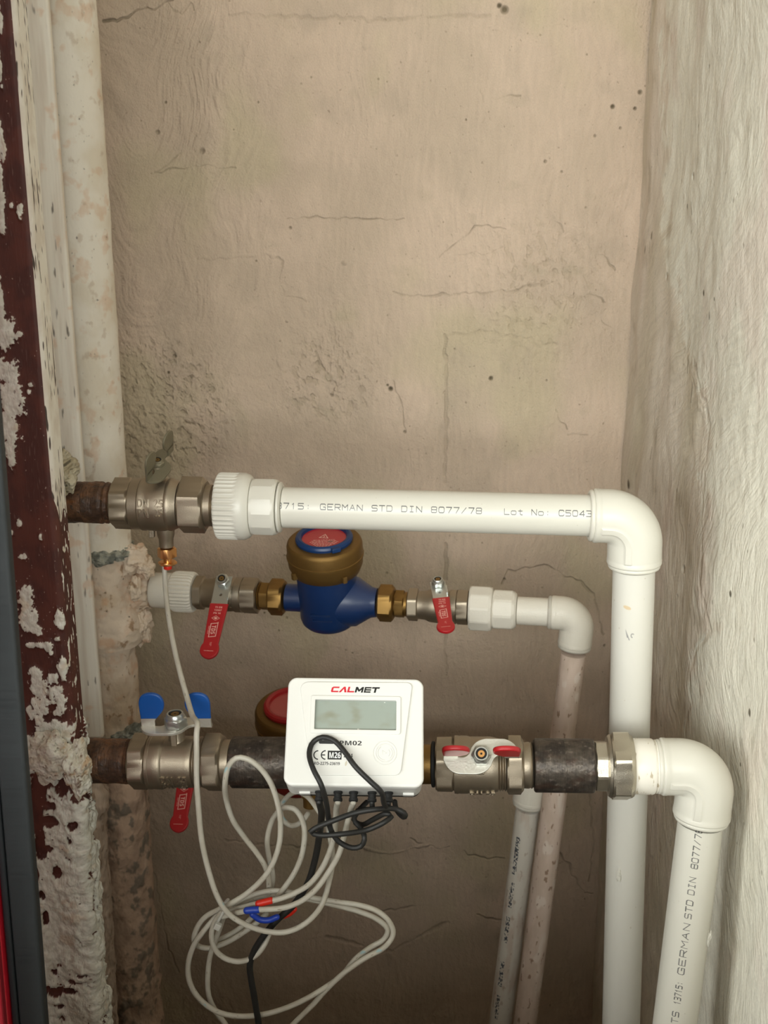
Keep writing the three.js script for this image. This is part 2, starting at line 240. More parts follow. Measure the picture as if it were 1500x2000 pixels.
    const m = fbm(u * 7 + 31, v * 6 + 2, 0, 4), m2 = fbm(u * 19 + 3, v * 15 + 22, 0, 3), ol = sstep(0.06, 0.5, fbm(u * 6.5 + 8.2, v * 5 + 12.4, 0, 4) + 0.25 * Math.exp(-(((u + .27) / .03) ** 2)));
    let c = mix3([208, 187, 167], [196, 177, 157], sstep(-0.4, 0.4, m)); c = mix3(c, [190, 180, 146], 0.42 * ol); c = mix3(c, [180, 164, 146], 0.35 * sstep(0.15, 0.7, m2));
    c = mix3(c, [150, 142, 118], 0.35 * sstep(0.35, 0.8, fbm(u * 26 + 70, v * 40, 0, 3)) * rg);
    const sp1 = noise(u * 330, v * 330, 5.5); if (sp1 > 0.62) c = mix3(c, [104, 86, 70], 0.4 * sstep(0.62, 0.85, sp1) * sstep(-0.1, 0.5, m2 + 0.1));
    c = mix3(c, [150, 136, 110], .25 * gou); c = mix3(c, [92, 82, 60], clamp(s) * (s > .7 ? .8 : .5)); const g = 1 + 0.035 * fine + 0.03 * brush2; return [c[0] * g, c[1] * g, c[2] * g, 0.55 + hh / 0.006];
  };
  const tex = painted(W, Hh, U0, U1, V0, V1, paint), nx = 200, ny = 420, g = new THREE.PlaneGeometry(U1 - U0, CEIL, nx, ny).translate((U0 + U1) / 2, CEIL / 2, 0), p = g.attributes.position, uv = g.attributes.uv;
  for (let i = 0; i < p.count; i++) { const u = p.getX(i), v = p.getY(i); p.setZ(i, -DW + broad(u, v)); uv.setXY(i, u, v); }
  g.computeVertexNormals();
  struct('wall_back', [g, box(0.9, CEIL, 0.12, -0.05, CEIL / 2, -DW - 0.09)], std(0xffffff, 0.93, 0, { map: tex.map, bumpMap: tex.bumpMap, bumpScale: 0.011 }));
}
// ---- right wall: thick brushed limewash; u runs from the corner (0) to the front
{
  const U0 = 0, U1 = 0.64, V0 = 0.55, V1 = 1.68, W = 1100, Hh = 1700, f = field(W, Hh, U0, U1, V0, V1), r = rng(9);
  const Q = (px, py) => { const t = XR * F / (px - 750), v = (1000 - py) / F; return [DW - t * (v * sp + cp), CAM_Y + t * (v * cp - sp)]; };
  const L = (pts, rad, dh, ds) => f.line(pts.map(([x, y]) => Q(x, y)), rad, dh, ds);
  const ridge = [[1304, -400], [1302, 0], [1292, 300], [1312, 560], [1345, 700], [1365, 760], [1378, 830], [1372, 900], [1366, 1000], [1372, 1080], [1368, 1140], [1378, 1190], [1388, 1230], [1360, 1270], [1350, 1320], [1352, 1370], [1340, 1420], [1345, 1470], [1352, 1600], [1335, 1800], [1300, 2400]];
  const crest = ridge.slice(4, 18); L(crest, 0.006, 0.0016, 0); L(crest.map(([x, y]) => [x - 9, y + 2]), 0.004, -0.0006, 0.08);
  L([[1250, 20], [1258, 100], [1262, 160]], 0.003, -0.001, 0.3);
  for (const [x, y, m, dh, ds] of [[1226, 946, .006, -.003, 1], [1355, 344, .004, .002, 0], [1330, 355, .003, .0018, 0], [1303, 540, .005, .0028, 0], [1330, 1112, .005, .003, 0], [1424, 1160, .003, -.002, .9], [1455, 1392, .0035, -.002, .9], [1372, 572, .003, -.0016, .9], [1398, 584, .002, -.0012, .8], [1386, 617, .004, -.001, .5], [1340, 403, .0025, -.001, .5], [1272, 460, .005, -.0015, .55], [1260, 488, .005, -.0012, .5], [1320, 1165, .0025, .0015, 0], [1370, 1500, .003, -.001, .5], [1388, 1560, .003, -.001, .6], [1437, 1493, .002, -.001, .7], [1465, 1250, .002, -.001, .4]]) f.dot(...Q(x, y), m, dh, ds);
  for (let i = 0; i < 70; i++) { const [u, v] = Q(1262 + 25 * r() + (r() < .3 ? 90 * r() : 0), 250 + 1500 * r()); f.line([[u, v], [u + .002 * r(), v - .004 - .012 * r()]], 0.0012 + .0012 * r(), -0.0012, 0.5 * r() + .1, i); }
  for (let i = 0; i < 260; i++) { const u = U0 + r() * U1, v = V0 + r() * (V1 - V0); f.dot(u, v, 0.0008 + .002 * r(), (r() - .35) * 0.0016, r() * .35); }
  const warp = (u, v) => 0.035 * fbm(u * 9 + 4, v * 7, 0, 3);
  const broad = (u, v) => 0.0045 * fbm(u * 6 + 9, v * 4.5 + 2, 0, 3) + 0.0022 * fbm(u * 20, v * 12 + 5, 0, 3) - 0.004 * sstep(0.05, 0, u);
  const patch = (u, v) => { const [px, py] = project(V3(XR, v, -DW + u)); let x = 1360; for (let i = 0; i < ridge.length - 1; i++) if (py >= ridge[i][1] && py < ridge[i + 1][1]) x = lerp(ridge[i][0], ridge[i + 1][0], (py - ridge[i][1]) / (ridge[i + 1][1] - ridge[i][1])); return px - x; };
  const paint = (u, v, x, y) => {
    const i = y * W + x, w = warp(u, v), sw = u + 0.9 * w, tw = sw + (.12 + .38 * sstep(1.45, 1.1, v)) * v, b1 = noise(tw * 300, v * 74 + w * 60), b2 = noise(tw * 125 + 7, v * 42 + w * 30), b3 = noise(tw * 640, v * 150 + w * 100, 2.2), fine = fbm(u * 500, v * 420, 0, 2), cur = fbm(u * 60 + w * 20, v * 44, 0, 3);
    const pt = sstep(-9, 12, patch(u, v) + 34 * fbm(u * 34 + 3, v * 30, 0, 4) + 8 * b1), front = sstep(0.1, 0.25, u);
    const hh = (0.00055 * b1 + 0.0006 * b2 + 0.00022 * b3) * (0.38 + 0.3 * front) * (1 - .45 * sstep(1.15, 1.35, v)) + 0.0009 * cur * front + 0.00018 * fine + f.H[i] + 0.0006 * pt;
    const m = fbm(u * 9 + 3, v * 5 + 1, 0, 4), m2 = fbm(u * 30 + 5, v * 24, 0, 3);
    let c = mix3([216, 205, 190], [204, 194, 174], sstep(-.3, .5, m)); c = mix3(c, [229, 226, 212], 0.85 * pt); c = mix3(c, [172, 160, 140], 0.5 * sstep(.2, .8, m2) * (1 - .6 * pt)); c = mix3(c, [214, 196, 184], 0.4 * sstep(.1, .6, fbm(u * 11 + 50, v * 7, 0, 3)));
    const s1 = noise(u * 260, v * 200, 8.8); if (s1 > .66) c = mix3(c, [128, 108, 88], .45 * sstep(.66, .85, s1) * (1 - .7 * pt));
    c = mix3(c, [66, 58, 44], clamp(f.S[i]) * .8); const g = 1 + .04 * fine + .04 * b2; return [c[0] * g, c[1] * g, c[2] * g, 0.5 + hh / 0.012];
  };
  const tex = painted(W, Hh, U0, U1, V0, V1, paint), g = new THREE.PlaneGeometry(U1, CEIL, 220, 420).translate(U1 / 2, CEIL / 2, 0), p = g.attributes.position, uv = g.attributes.uv;
  for (let i = 0; i < p.count; i++) { const u = p.getX(i), v = p.getY(i), clear = 0.0035 * Math.exp(-(((u - 0.46) / .06) ** 2)) * sstep(1.3, 1.1, v); uv.setXY(i, u, v); p.setXYZ(i, XR - Math.max(-.02, broad(u, v) * (1 - sstep(0.3, 0.36, u) * 0.6)) + clear, v, -DW + u); }
  g.index.array.reverse && g.setIndex([...g.index.array].reverse()); g.computeVertexNormals(); 
  struct('wall_right', [g, box(0.1, CEIL, 0.66, XR + 0.075, CEIL / 2, -DW + 0.3)], std(0xffffff, 0.85, 0, { map: tex.map, bumpMap: tex.bumpMap, bumpScale: 0.012 }));
}
const plaster = std(0xc9beae, 0.95, 0, { bumpMap: fineGrain, bumpScale: 0.001 }), hallPaint = std(0xa19b91, 0.9), concrete = std(0x9c978d, 0.9, 0, { bumpMap: fineGrain, bumpScale: 0.002 });
struct('wall_left', box(0.1, CEIL, 0.62, XL - 0.05, CEIL / 2, -0.93), plaster);
struct('floor', box(4.8, 0.1, 3.2, 0, -0.05, 0.2), concrete);
struct('ceiling', box(4.8, 0.1, 3.2, 0, CEIL + 0.05, 0.2), hallPaint);
struct('wall_front_right', box(2.0, CEIL, 0.1, XR + 1.03, CEIL / 2, OPEN_Z + 0.05), hallPaint);
struct('wall_front_left', box(1.9, CEIL, 0.1, XL - 1.0, CEIL / 2, OPEN_Z + 0.02), hallPaint);
struct('unseen_shade_panel', box(XR - XL, 0.78, 0.02, (XR + XL) / 2, 0.39, OPEN_Z - 0.02), plaster);  // out of view, placed to darken the foot of the back wall
struct('unseen_shade_wall', box(1.3, 1.155, 0.1, -0.05, 0.5775, 0.0), hallPaint);  // out of view, placed to keep window light off the lower back wall
struct('wall_hall_right', box(0.1, CEIL, 2.2, 2.25, CEIL / 2, 0.55), hallPaint);
{ // the left wall of the hall, holding the unseen side window
  const z0 = UNSEEN_WIN2.z - UNSEEN_WIN2.w / 2, z1 = UNSEEN_WIN2.z + UNSEEN_WIN2.w / 2, y0 = UNSEEN_WIN2.y - UNSEEN_WIN2.h / 2, y1 = UNSEEN_WIN2.y + UNSEEN_WIN2.h / 2, x = UNSEEN_WIN2.x - 0.07;
  struct('wall_hall_left', [box(0.1, CEIL, z0 + 0.65, x, CEIL / 2, (z0 - 0.65) / 2), box(0.1, CEIL, 1.65 - z1, x, CEIL / 2, (z1 + 1.65) / 2), box(0.1, y0, UNSEEN_WIN2.w, x, y0 / 2, UNSEEN_WIN2.z), box(0.1, CEIL - y1, UNSEEN_WIN2.w, x, (CEIL + y1) / 2, UNSEEN_WIN2.z)], hallPaint);
  const wn = new THREE.Group(); wn.name = 'unseen_window_2'; wn.userData.kind = 'structure'; scene.add(wn); const fr = std(0xd8d8d4, 0.5);
  part('unseen_window_frame', [box(0.06, 0.05, UNSEEN_WIN2.w, x, y0 + 0.025, UNSEEN_WIN2.z), box(0.06, 0.05, UNSEEN_WIN2.w, x, y1 - 0.025, UNSEEN_WIN2.z), box(0.06, UNSEEN_WIN2.h - .1, 0.05, x, UNSEEN_WIN2.y, z0 + 0.025), box(0.06, UNSEEN_WIN2.h - .1, 0.05, x, UNSEEN_WIN2.y, z1 - 0.025)], fr, wn);
  part('unseen_window_pane', box(0.006, UNSEEN_WIN2.h - 0.1, UNSEEN_WIN2.w - 0.1, x, UNSEEN_WIN2.y, UNSEEN_WIN2.z), std(0xdfe6ea, 0.6, 0, { emissive: DAY, emissiveIntensity: 1.2 }), wn);
}
{ // the wall behind the camera, holding the unseen main window
  const x0 = UNSEEN_WIN.x - UNSEEN_WIN.w / 2, x1 = UNSEEN_WIN.x + UNSEEN_WIN.w / 2, y0 = UNSEEN_WIN.y - UNSEEN_WIN.h / 2, y1 = UNSEEN_WIN.y + UNSEEN_WIN.h / 2, z = UNSEEN_WIN.z + 0.06;
  struct('wall_hall_back', [box(x0 + 2.3, CEIL, 0.12, (x0 - 2.3) / 2, CEIL / 2, z), box(2.3 - x1, CEIL, 0.12, (x1 + 2.3) / 2, CEIL / 2, z), box(UNSEEN_WIN.w, y0, 0.12, UNSEEN_WIN.x, y0 / 2, z), box(UNSEEN_WIN.w, CEIL - y1, 0.12, UNSEEN_WIN.x, (CEIL + y1) / 2, z)], hallPaint);
  const wn = new THREE.Group(); wn.name = 'unseen_window_1'; wn.userData.kind = 'structure'; scene.add(wn); const fr = std(0xd8d8d4, 0.5);
  part('unseen_window_frame', [box(UNSEEN_WIN.w, 0.05, 0.06, UNSEEN_WIN.x, y0 + 0.025, z), box(UNSEEN_WIN.w, 0.05, 0.06, UNSEEN_WIN.x, y1 - 0.025, z), box(0.05, UNSEEN_WIN.h - .1, 0.06, x0 + 0.025, UNSEEN_WIN.y, z), box(0.05, UNSEEN_WIN.h - .1, 0.06, x1 - 0.025, UNSEEN_WIN.y, z), box(0.04, UNSEEN_WIN.h - .1, 0.05, UNSEEN_WIN.x, UNSEEN_WIN.y, z)], fr, wn);
  for (const s of [-1, 1]) part('unseen_window_pane', box(UNSEEN_WIN.w / 2 - 0.07, UNSEEN_WIN.h - 0.1, 0.006, UNSEEN_WIN.x + s * (UNSEEN_WIN.w / 4 - 0.0075), UNSEEN_WIN.y, z), std(0xdfe6ea, 0.6, 0, { emissive: DAY, emissiveIntensity: 1.2 }), wn);
}

// ================================================================ MATERIALS OF THE FITTINGS
const M = {
  nickel: std(0xa89c8a, 0.42, 0.92, { bumpMap: castGrain, bumpScale: 0.00006 }), nickelBright: std(0xc8c1b2, 0.3, 0.95, { bumpMap: castGrain, bumpScale: 0.00008 }),
  dullNickel: std(0x8e8873, 0.5, 0.7, { bumpMap: castGrain, bumpScale: 0.0003 }), zinc: std(0xc9ccc8, 0.32, 0.9), zincPlate: std(0xd8d6cc, 0.42, 0.75, { bumpMap: fineGrain, bumpScale: 0.0001 }),
  brass: std(0x8f7040, 0.46, 0.92, { bumpMap: castGrain, bumpScale: 0.00005 }), brassPolished: std(0xf2b877, 0.3, 1), brassOld: std(0x7f6234, 0.46, 0.75, { bumpMap: castGrain, bumpScale: 0.0001 }),
  white: std(0xd8d5ca, 0.38, 0, { clearcoat: 0.15, clearcoatRoughness: 0.4 }), whiteOld: std(0xd9d3c6, 0.5, 0, { bumpMap: fineGrain, bumpScale: 0.0002 }), boxWhite: std(0xe3e2dd, 0.45),
  black: std(0x1b1b1a, 0.5), rubber: std(0x121211, 0.7), cableWhite: std(0xffffff, 0.5, 0, { ...painted(1024, 64, 0, 0.8, -0.0126, 0, (u, v) => { const n = fbm(u * 60, v * 200, 0, 3), d = noise(u * 300, v * 700, 3.3), b = noise(u * 34, 2.5) * sstep(.1, .4, noise(u * 160, v * 300, 8)); let c = mix3([190, 185, 172], [178, 171, 156], sstep(-.3, .5, n)); c = mix3(c, [112, 100, 84], .7 * sstep(.6, .8, d)); c = mix3(c, [140, 178, 186], .7 * sstep(.3, .42, b)); return [...c, .5 + .15 * n]; }, THREE.RepeatWrapping), bumpScale: 0.00015 }), cableBlack: std(0x1d1c1a, 0.55),
  blue: std(0x084f9c, 0.42, 0, { clearcoat: 0.3, clearcoatRoughness: 0.3 }), ringBlue: std(0x0c3465, 0.4), meterBlue: std(0x062a5a, 0.42, 0, { bumpMap: castGrain, bumpScale: 0.0001, clearcoat: 0.4, clearcoatRoughness: 0.25 }), red: std(0xb01820, 0.42, 0, { clearcoat: 0.3, clearcoatRoughness: 0.3 }), redMeter: std(0x6a1a14, 0.5),
  sleeveRed: std(0xd02a18, 0.4), sleeveBlue: std(0x1a3aa0, 0.4), tie: std(0xdcdad2, 0.35, 0, { transmission: 0.3, thickness: 0 }),
};
const rustMap = (seed, a, b, c2, d) => painted(512, 512, 0, 0.14, -0.14, 0, (u, v) => {
  const n = fbm(u * 60 + seed, v * 60, 0, 5, .6), n2 = fbm(u * 190 + seed, v * 230 + 3, 0, 4), n3 = fbm(u * 40, v * 90 + seed * 3, 0, 3), st = noise(u * 1400, v * 120 + seed, .3);
  let c = mix3(a, b, sstep(-.35, .35, n)); c = mix3(c, c2, .75 * sstep(.1, .55, n3)); c = mix3(c, d, .8 * sstep(.28, .6, n2)); const g = 1 + .22 * n2 + .09 * st; return [c[0] * g, c[1] * g, c[2] * g, .5 + .3 * n2 + .12 * n + .1 * st];
}, THREE.RepeatWrapping);
const rust = std(0xffffff, 0.55, 0.15, { ...rustMap(3, [112, 80, 58], [72, 52, 40], [140, 86, 44], [48, 37, 31]), bumpScale: 0.0012 }), rustDark = std(0xffffff, 0.6, 0.35, { ...rustMap(11, [72, 58, 50], [48, 40, 36], [98, 54, 34], [32, 26, 23]), bumpScale: 0.0012 });
const blackSteel = std(0xffffff, 0.42, 0.55, { ...rustMap(21, [86, 78, 70], [62, 56, 52], [74, 58, 50], [104, 96, 88]), bumpScale: 0.0006 });

// ================================================================ AXES OF THE FIVE PIPE RUNS
const upper = new Axis(at(170, 981, 0.83), at(1241, 1009, 0.80));
const lower = new Axis(at(210, 1486, 0.755), at(1382, 1498, 0.72));
const drop1 = new Axis(at(1241, 1009, 0.80), at(1213, 2000, 0.80));
const drop2 = new Axis(at(1318, 2000, 0.705), at(1382, 1498, 0.72));            // runs upwards, as its print does
const cold = new Axis(at(350, 1155, 1.0), at(1130, 1199, 0.935));
const hot = new Axis(at(300, 1478, 1.02), at(1040, 1506, 0.95));
const dropCold = new Axis(at(1130, 1199, 0.935), at(1024, 2010, 0.93)), dropHot = new Axis(at(1040, 1506, 0.95), at(976, 2010, 0.95));

function pipeThing(axis, c, p0, p1, r, mat, name, label, cat, o = {}) {       // a plain pipe from pixel p0 to p1
  const g = thing(name, label, cat, o.group); const mid = (p0 + p1) / 2; axis.place(g, mid, c); const pr = axis.prof(mid, [[p0, r], [p1, r]], c), a = pr[0][0], b = pr[1][0], q = pr[0][1], rows = [[a, q - 0.001], [a + 0.0004, q]];
  const m = o.rows ?? 24; for (let i = 1; i < m; i++) rows.push([lerp(a, b, i / m), q]); rows.push([b - 0.0004, q], [b, q - 0.001]);
  part(o.part ?? 'pipe', turned(rows, { n: 72, norm: o.norm, rad: o.rad && ((x, th, R) => o.rad(x, th, R)) }), mat, g); return { g, a, b, r: q };
}

// print on the white pipes: one-line plotter lettering, each glyph a set of strokes in a 1 x 1 cell (y down)
const GLYPH = { 0: 'M.15 0L.85 0L1 .2L1 .8L.85 1L.15 1L0 .8L0 .2Z', 1: 'M.25 .25L.5 0L.5 1', 3: 'M0 0L.85 0L1 .15L1 .35L.85 .5L.3 .5M.85 .5L1 .65L1 .85L.85 1L0 1', 4: 'M.8 1L.8 0L0 .7L1 .7', 5: 'M1 0L0 0L0 .42L.8 .42L1 .58L1 .85L.85 1L0 1', 7: 'M0 0L1 0L.45 1', 8: 'M.15 0L.85 0L1 .12L1 .38L.85 .5L.15 .5L0 .38L0 .12ZM.15 .5L.85 .5L1 .62L1 .88L.85 1L.15 1L0 .88L0 .62Z', ':': 'M.5 .28L.5 .38M.5 .8L.5 .9', '/': 'M.1 1L.9 0', '>': 'M.2 .1L.8 .5L.2 .9',
  G: 'M1 .18L.85 0L.15 0L0 .2L0 .8L.15 1L1 1L1 .55L.6 .55', E: 'M1 0L0 0L0 1L1 1M0 .5L.8 .5', R: 'M0 1L0 0L.85 0L1 .15L1 .4L.85 .55L0 .55M.5 .55L1 1', M: 'M0 1L0 0L.5 .55L1 0L1 1', A: 'M0 1L.5 0L1 1M.2 .62L.8 .62', N: 'M0 1L0 0L1 1L1 0', S: 'M1 .1L.85 0L.15 0L0 .12L0 .38L.15 .5L.85 .5L1 .62L1 .88L.85 1L0 1', T: 'M0 0L1 0M.5 0L.5 1', D: 'M0 0L.8 0L1 .2L1 .8L.8 1L0 1Z', I: 'M.2 0L.8 0M.5 0L.5 1M.2 1L.8 1', L: 'M0 0L0 1L1 1', C: 'M1 .18L.85 0L.15 0L0 .2L0 .8L.15 1L.85 1L1 .82', o: 'M.15 .35L.85 .35L1 .5L1 .85L.85 1L.15 1L0 .85L0 .5Z', t: 'M.45 .1L.45 .85L.6 1L.9 1M.1 .35L.85 .35', a: 'M.1 .35L.85 .35L1 .5L1 1L.15 1L0 .85L.15 .65L1 .65' };
const pipePrint = (len, circ, texts, seed) => canvasMap(2048, 512, (g, w, h) => {
  g.fillStyle = '#d8d5ca'; g.fillRect(0, 0, w, h); const r = rng(seed), X = w / len, Y = h / circ;
  for (const [s, x, y, height, width] of texts) { const cell = width / s.length; g.lineCap = 'round'; g.lineJoin = 'round';
    [...s].forEach((ch, i) => { const d = GLYPH[ch]; if (!d) return; g.lineWidth = 3.7; g.strokeStyle = `rgba(80,80,80,${0.72 + 0.25 * r()})`; g.beginPath(); const num = d.match(/[MLZ]|[\d.]+/g); for (let k = 0, c = ''; k < num.length; k++) { if (/[MLZ]/.test(num[k])) { c = num[k]; if (c === 'Z') g.closePath(); continue; } const px = (x + (i + 0.12 + 0.72 * num[k]) * cell) * X, py = (y - height * (1 - num[++k])) * Y; c === 'M' ? g.moveTo(px, py) : g.lineTo(px, py); } g.stroke(); }); }
  for (let i = 0; i < 40; i++) { g.fillStyle = `rgba(120,105,85,${0.15 + .3 * r()})`; g.fillRect(r() * w, r() * h, 1 + 4 * r(), 1 + 2 * r()); }
});

// ================================================================ BALL VALVES
// a wing handle: plate in the plane of X and Q (local Z), its two lobes folded up along +Y; built at the origin
function wingHandle(parent, k, plateMat, capMat, turn, pos, q, bare) {
  const h = new THREE.Group(); h.name = 'handle'; parent.add(h); h.position.copy(pos); h.quaternion.copy(q); h.rotateY(turn);
  const s = new THREE.Shape(); const P2 = (x, y) => [x * k, y * k];
  s.moveTo(...P2(-64, 0)); s.lineTo(...P2(-64, -6)); s.bezierCurveTo(...P2(-58, -24), ...P2(-46, -30), ...P2(-34, -30)); s.lineTo(...P2(-8, -30)); s.bezierCurveTo(...P2(6, -28), ...P2(12, -22), ...P2(17, -14)); s.bezierCurveTo(...P2(20, -2), ...P2(26, 3), ...P2(34, 2)); s.lineTo(...P2(64, 0)); s.lineTo(...P2(64, 6)); s.bezierCurveTo(...P2(58, 24), ...P2(46, 30), ...P2(34, 30)); s.lineTo(...P2(8, 30)); s.bezierCurveTo(...P2(-6, 28), ...P2(-12, 22), ...P2(-17, 14)); s.bezierCurveTo(...P2(-20, 2), ...P2(-26, -3), ...P2(-34, -2)); s.closePath();
  part('plate', extrude(s, 5.2 * k, 0.8 * k).rotateX(-Math.PI / 2).translate(0, -2.6 * k, 0), plateMat, h);
  for (const d of [-1, 1]) {
    const w = new THREE.Shape(); w.moveTo(21 * k, 0); w.lineTo(64 * k, 0); w.lineTo(65 * k, 40 * k); w.bezierCurveTo(65 * k, 62 * k, 55 * k, 68 * k, 42 * k, 68 * k); w.bezierCurveTo(24 * k, 68 * k, 17 * k, 54 * k, 19 * k, 40 * k); w.bezierCurveTo(21 * k, 28 * k, 36 * k, 18 * k, 40 * k, 12 * k); w.lineTo(38 * k, 0);
    const foot = new THREE.Shape(); foot.moveTo(39 * k, 0); foot.lineTo(64 * k, 0); foot.lineTo(64 * k, 24 * k); foot.lineTo(32 * k, 24 * k); foot.lineTo(39 * k, 12 * k);
    const ft = extrude(foot, 5 * k, 0.8 * k).translate(0, 0, -2.5 * k); if (d < 0) ft.rotateY(Math.PI); part('wing', ft, plateMat, h);
    const cap = new THREE.Shape(); cap.moveTo(64 * k, 17 * k); cap.lineTo(65 * k, 44 * k); cap.bezierCurveTo(65 * k, 62 * k, 55 * k, 68 * k, 42 * k, 68 * k); cap.bezierCurveTo(22 * k, 68 * k, 16 * k, 52 * k, 20 * k, 38 * k); cap.bezierCurveTo(23 * k, 28 * k, 30 * k, 24 * k, 35 * k, 17 * k); cap.closePath();
    const cg = extrude(cap, bare ? 5 * k : 8.5 * k, bare ? 1 * k : 3 * k, { seg: 4 }).translate(0, 0, bare ? -2.5 * k : -4.25 * k); if (d < 0) cg.rotateY(Math.PI); part('wing_grip', cg, capMat, h);
  }
  return h;
}
function lockNut(parent, k, pos, q, mats) {                                     // nut over the spindle, standing along +Y
  const n = new THREE.Group(); n.name = 'spindle_nut'; parent.add(n); n.position.copy(pos); n.quaternion.copy(q);
  const up = (g) => g.rotateZ(Math.PI / 2);
  part('nut', up(turned([[0, 14 * k], [0, 18 * k], [1.5 * k, 18.6 * k, 6], [14 * k, 18.6 * k, 6], [16 * k, 18 * k], [17 * k, 16.5 * k], [22 * k, 15.5 * k], [24 * k, 14 * k], [24 * k, 11.5 * k], [15 * k, 11.5 * k]], { n: 48 })), mats[0], n);
  part('nut_insert', up(turned([[14 * k, 11.3 * k], [22.5 * k, 11.3 * k], [22.5 * k, 9 * k]], { n: 32 })), M.rubber, n);
  part('spindle_end', up(turned([[14 * k, 8.4 * k], [21 * k, 8.4 * k], [23 * k, 7 * k], [23 * k, 2.4 * k], [21.6 * k, 1.5 * k]], { n: 32 })), mats[1], n);
}
const qTo = (v) => new THREE.Quaternion().setFromUnitVectors(V3(0, 1, 0), v.normalize());

// ================================================================ UPPER FRONT RUN
{
  const p = pipeThing(upper, 0, 116, 223, 40.5, rust, 'steel_pipe', 'short rusty steel pipe coming out of crumbling plaster into the upper nickel valve', 'pipe', { rows: 40, rad: (x, th, r) => r + 0.0009 * fbm(x * 90, Math.cos(th) * 2, Math.sin(th) * 2 + 5, 4) - (x > 0.014 ? 0.0012 * (0.5 + 0.5 * Math.sin(x * 4200)) : 0) });
  const v = thing('ball_valve', 'upper nickel ball valve with a dull grey wing handle, marked DN 25 PN 25', 'valve'); upper.place(v, 310); const k = upper.k(310), X = (px) => upper.prof(310, [[px, 1]])[0][0];
  part('body', turned(upper.prof(310, [[223.5, 38], ...[[223.5, 44], [226, 45.5, 6, .12], [256, 46, 6, .12], [259, 46.5]], [260, 48], [262, 50.5], [279, 50.8], [281, 52.6], [286, 52.8], [289, 51.4], [300, 52.4], [312, 53], [324, 52.2], [331, 50.8], [334, 52], [338, 51.6], [344, 48.5], [352, 45], [354, 40]]), { n: 96 }), M.nickel, v);
  part('union_nut', turned(upper.prof(310, [[354.5, 42], [354.5, 47.5], [358, 50.5, 6], [398, 50.5, 6], [402, 49.5], [404, 46.5], [404, 41.5]]), { n: 96, corner: 1.135 }), M.nickel, v);
  part('tail_piece', turned(upper.prof(310, [[404.2, 36], [404.2, 40.5], [416, 40.8], [417, 38], [420, 40], [421, 38], [424, 39.5], [425.5, 36]])), M.nickel, v);
  part('drain_boss', turned([[0, 18 * k], [16 * k, 17 * k], [24 * k, 14.5 * k], [40 * k, 14 * k], [42 * k, 12 * k]], { n: 40 }).rotateZ(-Math.PI / 2).translate(X(321), -46 * k, 0), M.nickel, v);
  part('lug', new RoundedBoxGeometry(10 * k, 22 * k, 12 * k, 2, 2 * k).translate(X(297), -54 * k, 10 * k), M.nickel, v);
  part('spindle_neck', turned([[0, 17 * k], [6 * k, 14 * k], [26 * k, 13 * k], [27 * k, 9 * k]], { n: 36 }).rotateZ(Math.PI / 2).translate(X(312), 48 * k, 0), M.nickel, v);
  for (const [s, dy] of [['DN 25', 5], ['PN 25', -15]]) part('raised_lettering', wrapText(s, 15.5 * k, 0.0017, X(307), Math.PI / 2 - 0.14 + (dy < 0 ? 0.36 : 0), 52.4 * k, 0.86), M.nickel, v);
  const q = qTo(V3(0.14, 1, 0.5)); wingHandle(v, k * 0.84, M.dullNickel, M.dullNickel, Math.PI / 2 - 0.24, V3(X(316), 77 * k, 0), q, true); lockNut(v, k * 0.62, V3(X(312), 78 * k, 0), q, [M.dullNickel, M.brassOld]);
  // sensor fitting below
  const s = thing('temperature_sensor', 'polished brass sensor fitting with a red collar under the upper valve', 'sensor'); const b = upper.p(upper.s(321)).add(V3(0, -89 * k, 0)); s.position.copy(b); s.quaternion.setFromAxisAngle(V3(0, 0, 1), -Math.PI / 2);
  const hx = (a, c, r) => turned(hexNut(a * k, c * k, r * k, 0, .06), { n: 48, corner: 1.15 });
  part('brass_nut', hx(0, 19, 16.5), M.brassPolished, s); part('brass_neck', turned([[19.1 * k, 8 * k], [28 * k, 8 * k]], { n: 32 }), M.brassPolished, s); part('lock_nut', hx(28.1, 34, 16.5), M.brassPolished, s);
  part('red_collar', turned(rim(34.2 * k, 44 * k, 8.2 * k, 1.2 * k), { n: 32 }), M.sleeveRed, s);
  // white threaded adapter, pipe, elbow and drop
  const ad = thing('pipe_adapter', 'white plastic adapter with a large ribbed nut between the upper valve and the printed pipe', 'pipe fitting'); upper.place(ad, 485);
  part('ribbed_nut', turned(upper.prof(485, [[426, 52], [426, 60], [428, 64.5], [432, 66], [462, 66], [470, 66], [480, 65.5], [488, 62], [493, 57], [494, 50]]), { n: 240, rad: (x, th, r) => { const lim = upper.prof(485, [[468, 1]])[0][0]; return r > 62 * upper.k(485) && x < lim ? r - 0.0011 * (1 - sstep(0.1, 0.45, Math.abs(((th * 40 / TAU) % 1) - 0.5) * 1.0)) : r; }, crease: 0.5 }), M.white, ad);
  part('socket', turned(upper.prof(485, [[494.2, 50], [494.2, 54], [500, 54.2, 12], [536, 54.6, 12], [540, 54], [543, 52], [543, 46]]), { n: 96, corner: 1.03, crease: 0.25 }), M.white, ad);
  part('weld_bead', turned(upper.prof(485, [[543.2, 41], [544, 47], [546, 49.5], [549, 49.5], [551.5, 46], [552.5, 41]])), M.white, ad);
  const len = upper.s(1152) - upper.s(553), R = 40.3 * upper.k(850), circ = TAU * R, map = pipePrint(len, circ, [['3715: GERMAN STD DIN 8077/78', -0.0035, circ * 0.216, 0.0042, 0.157], ['Lot No: C50430', 0.169, circ * 0.216, 0.0042, 0.071]], 5);
  const pm = std(0xffffff, 0.38, 0, { map, clearcoat: 0.15, clearcoatRoughness: 0.4 });
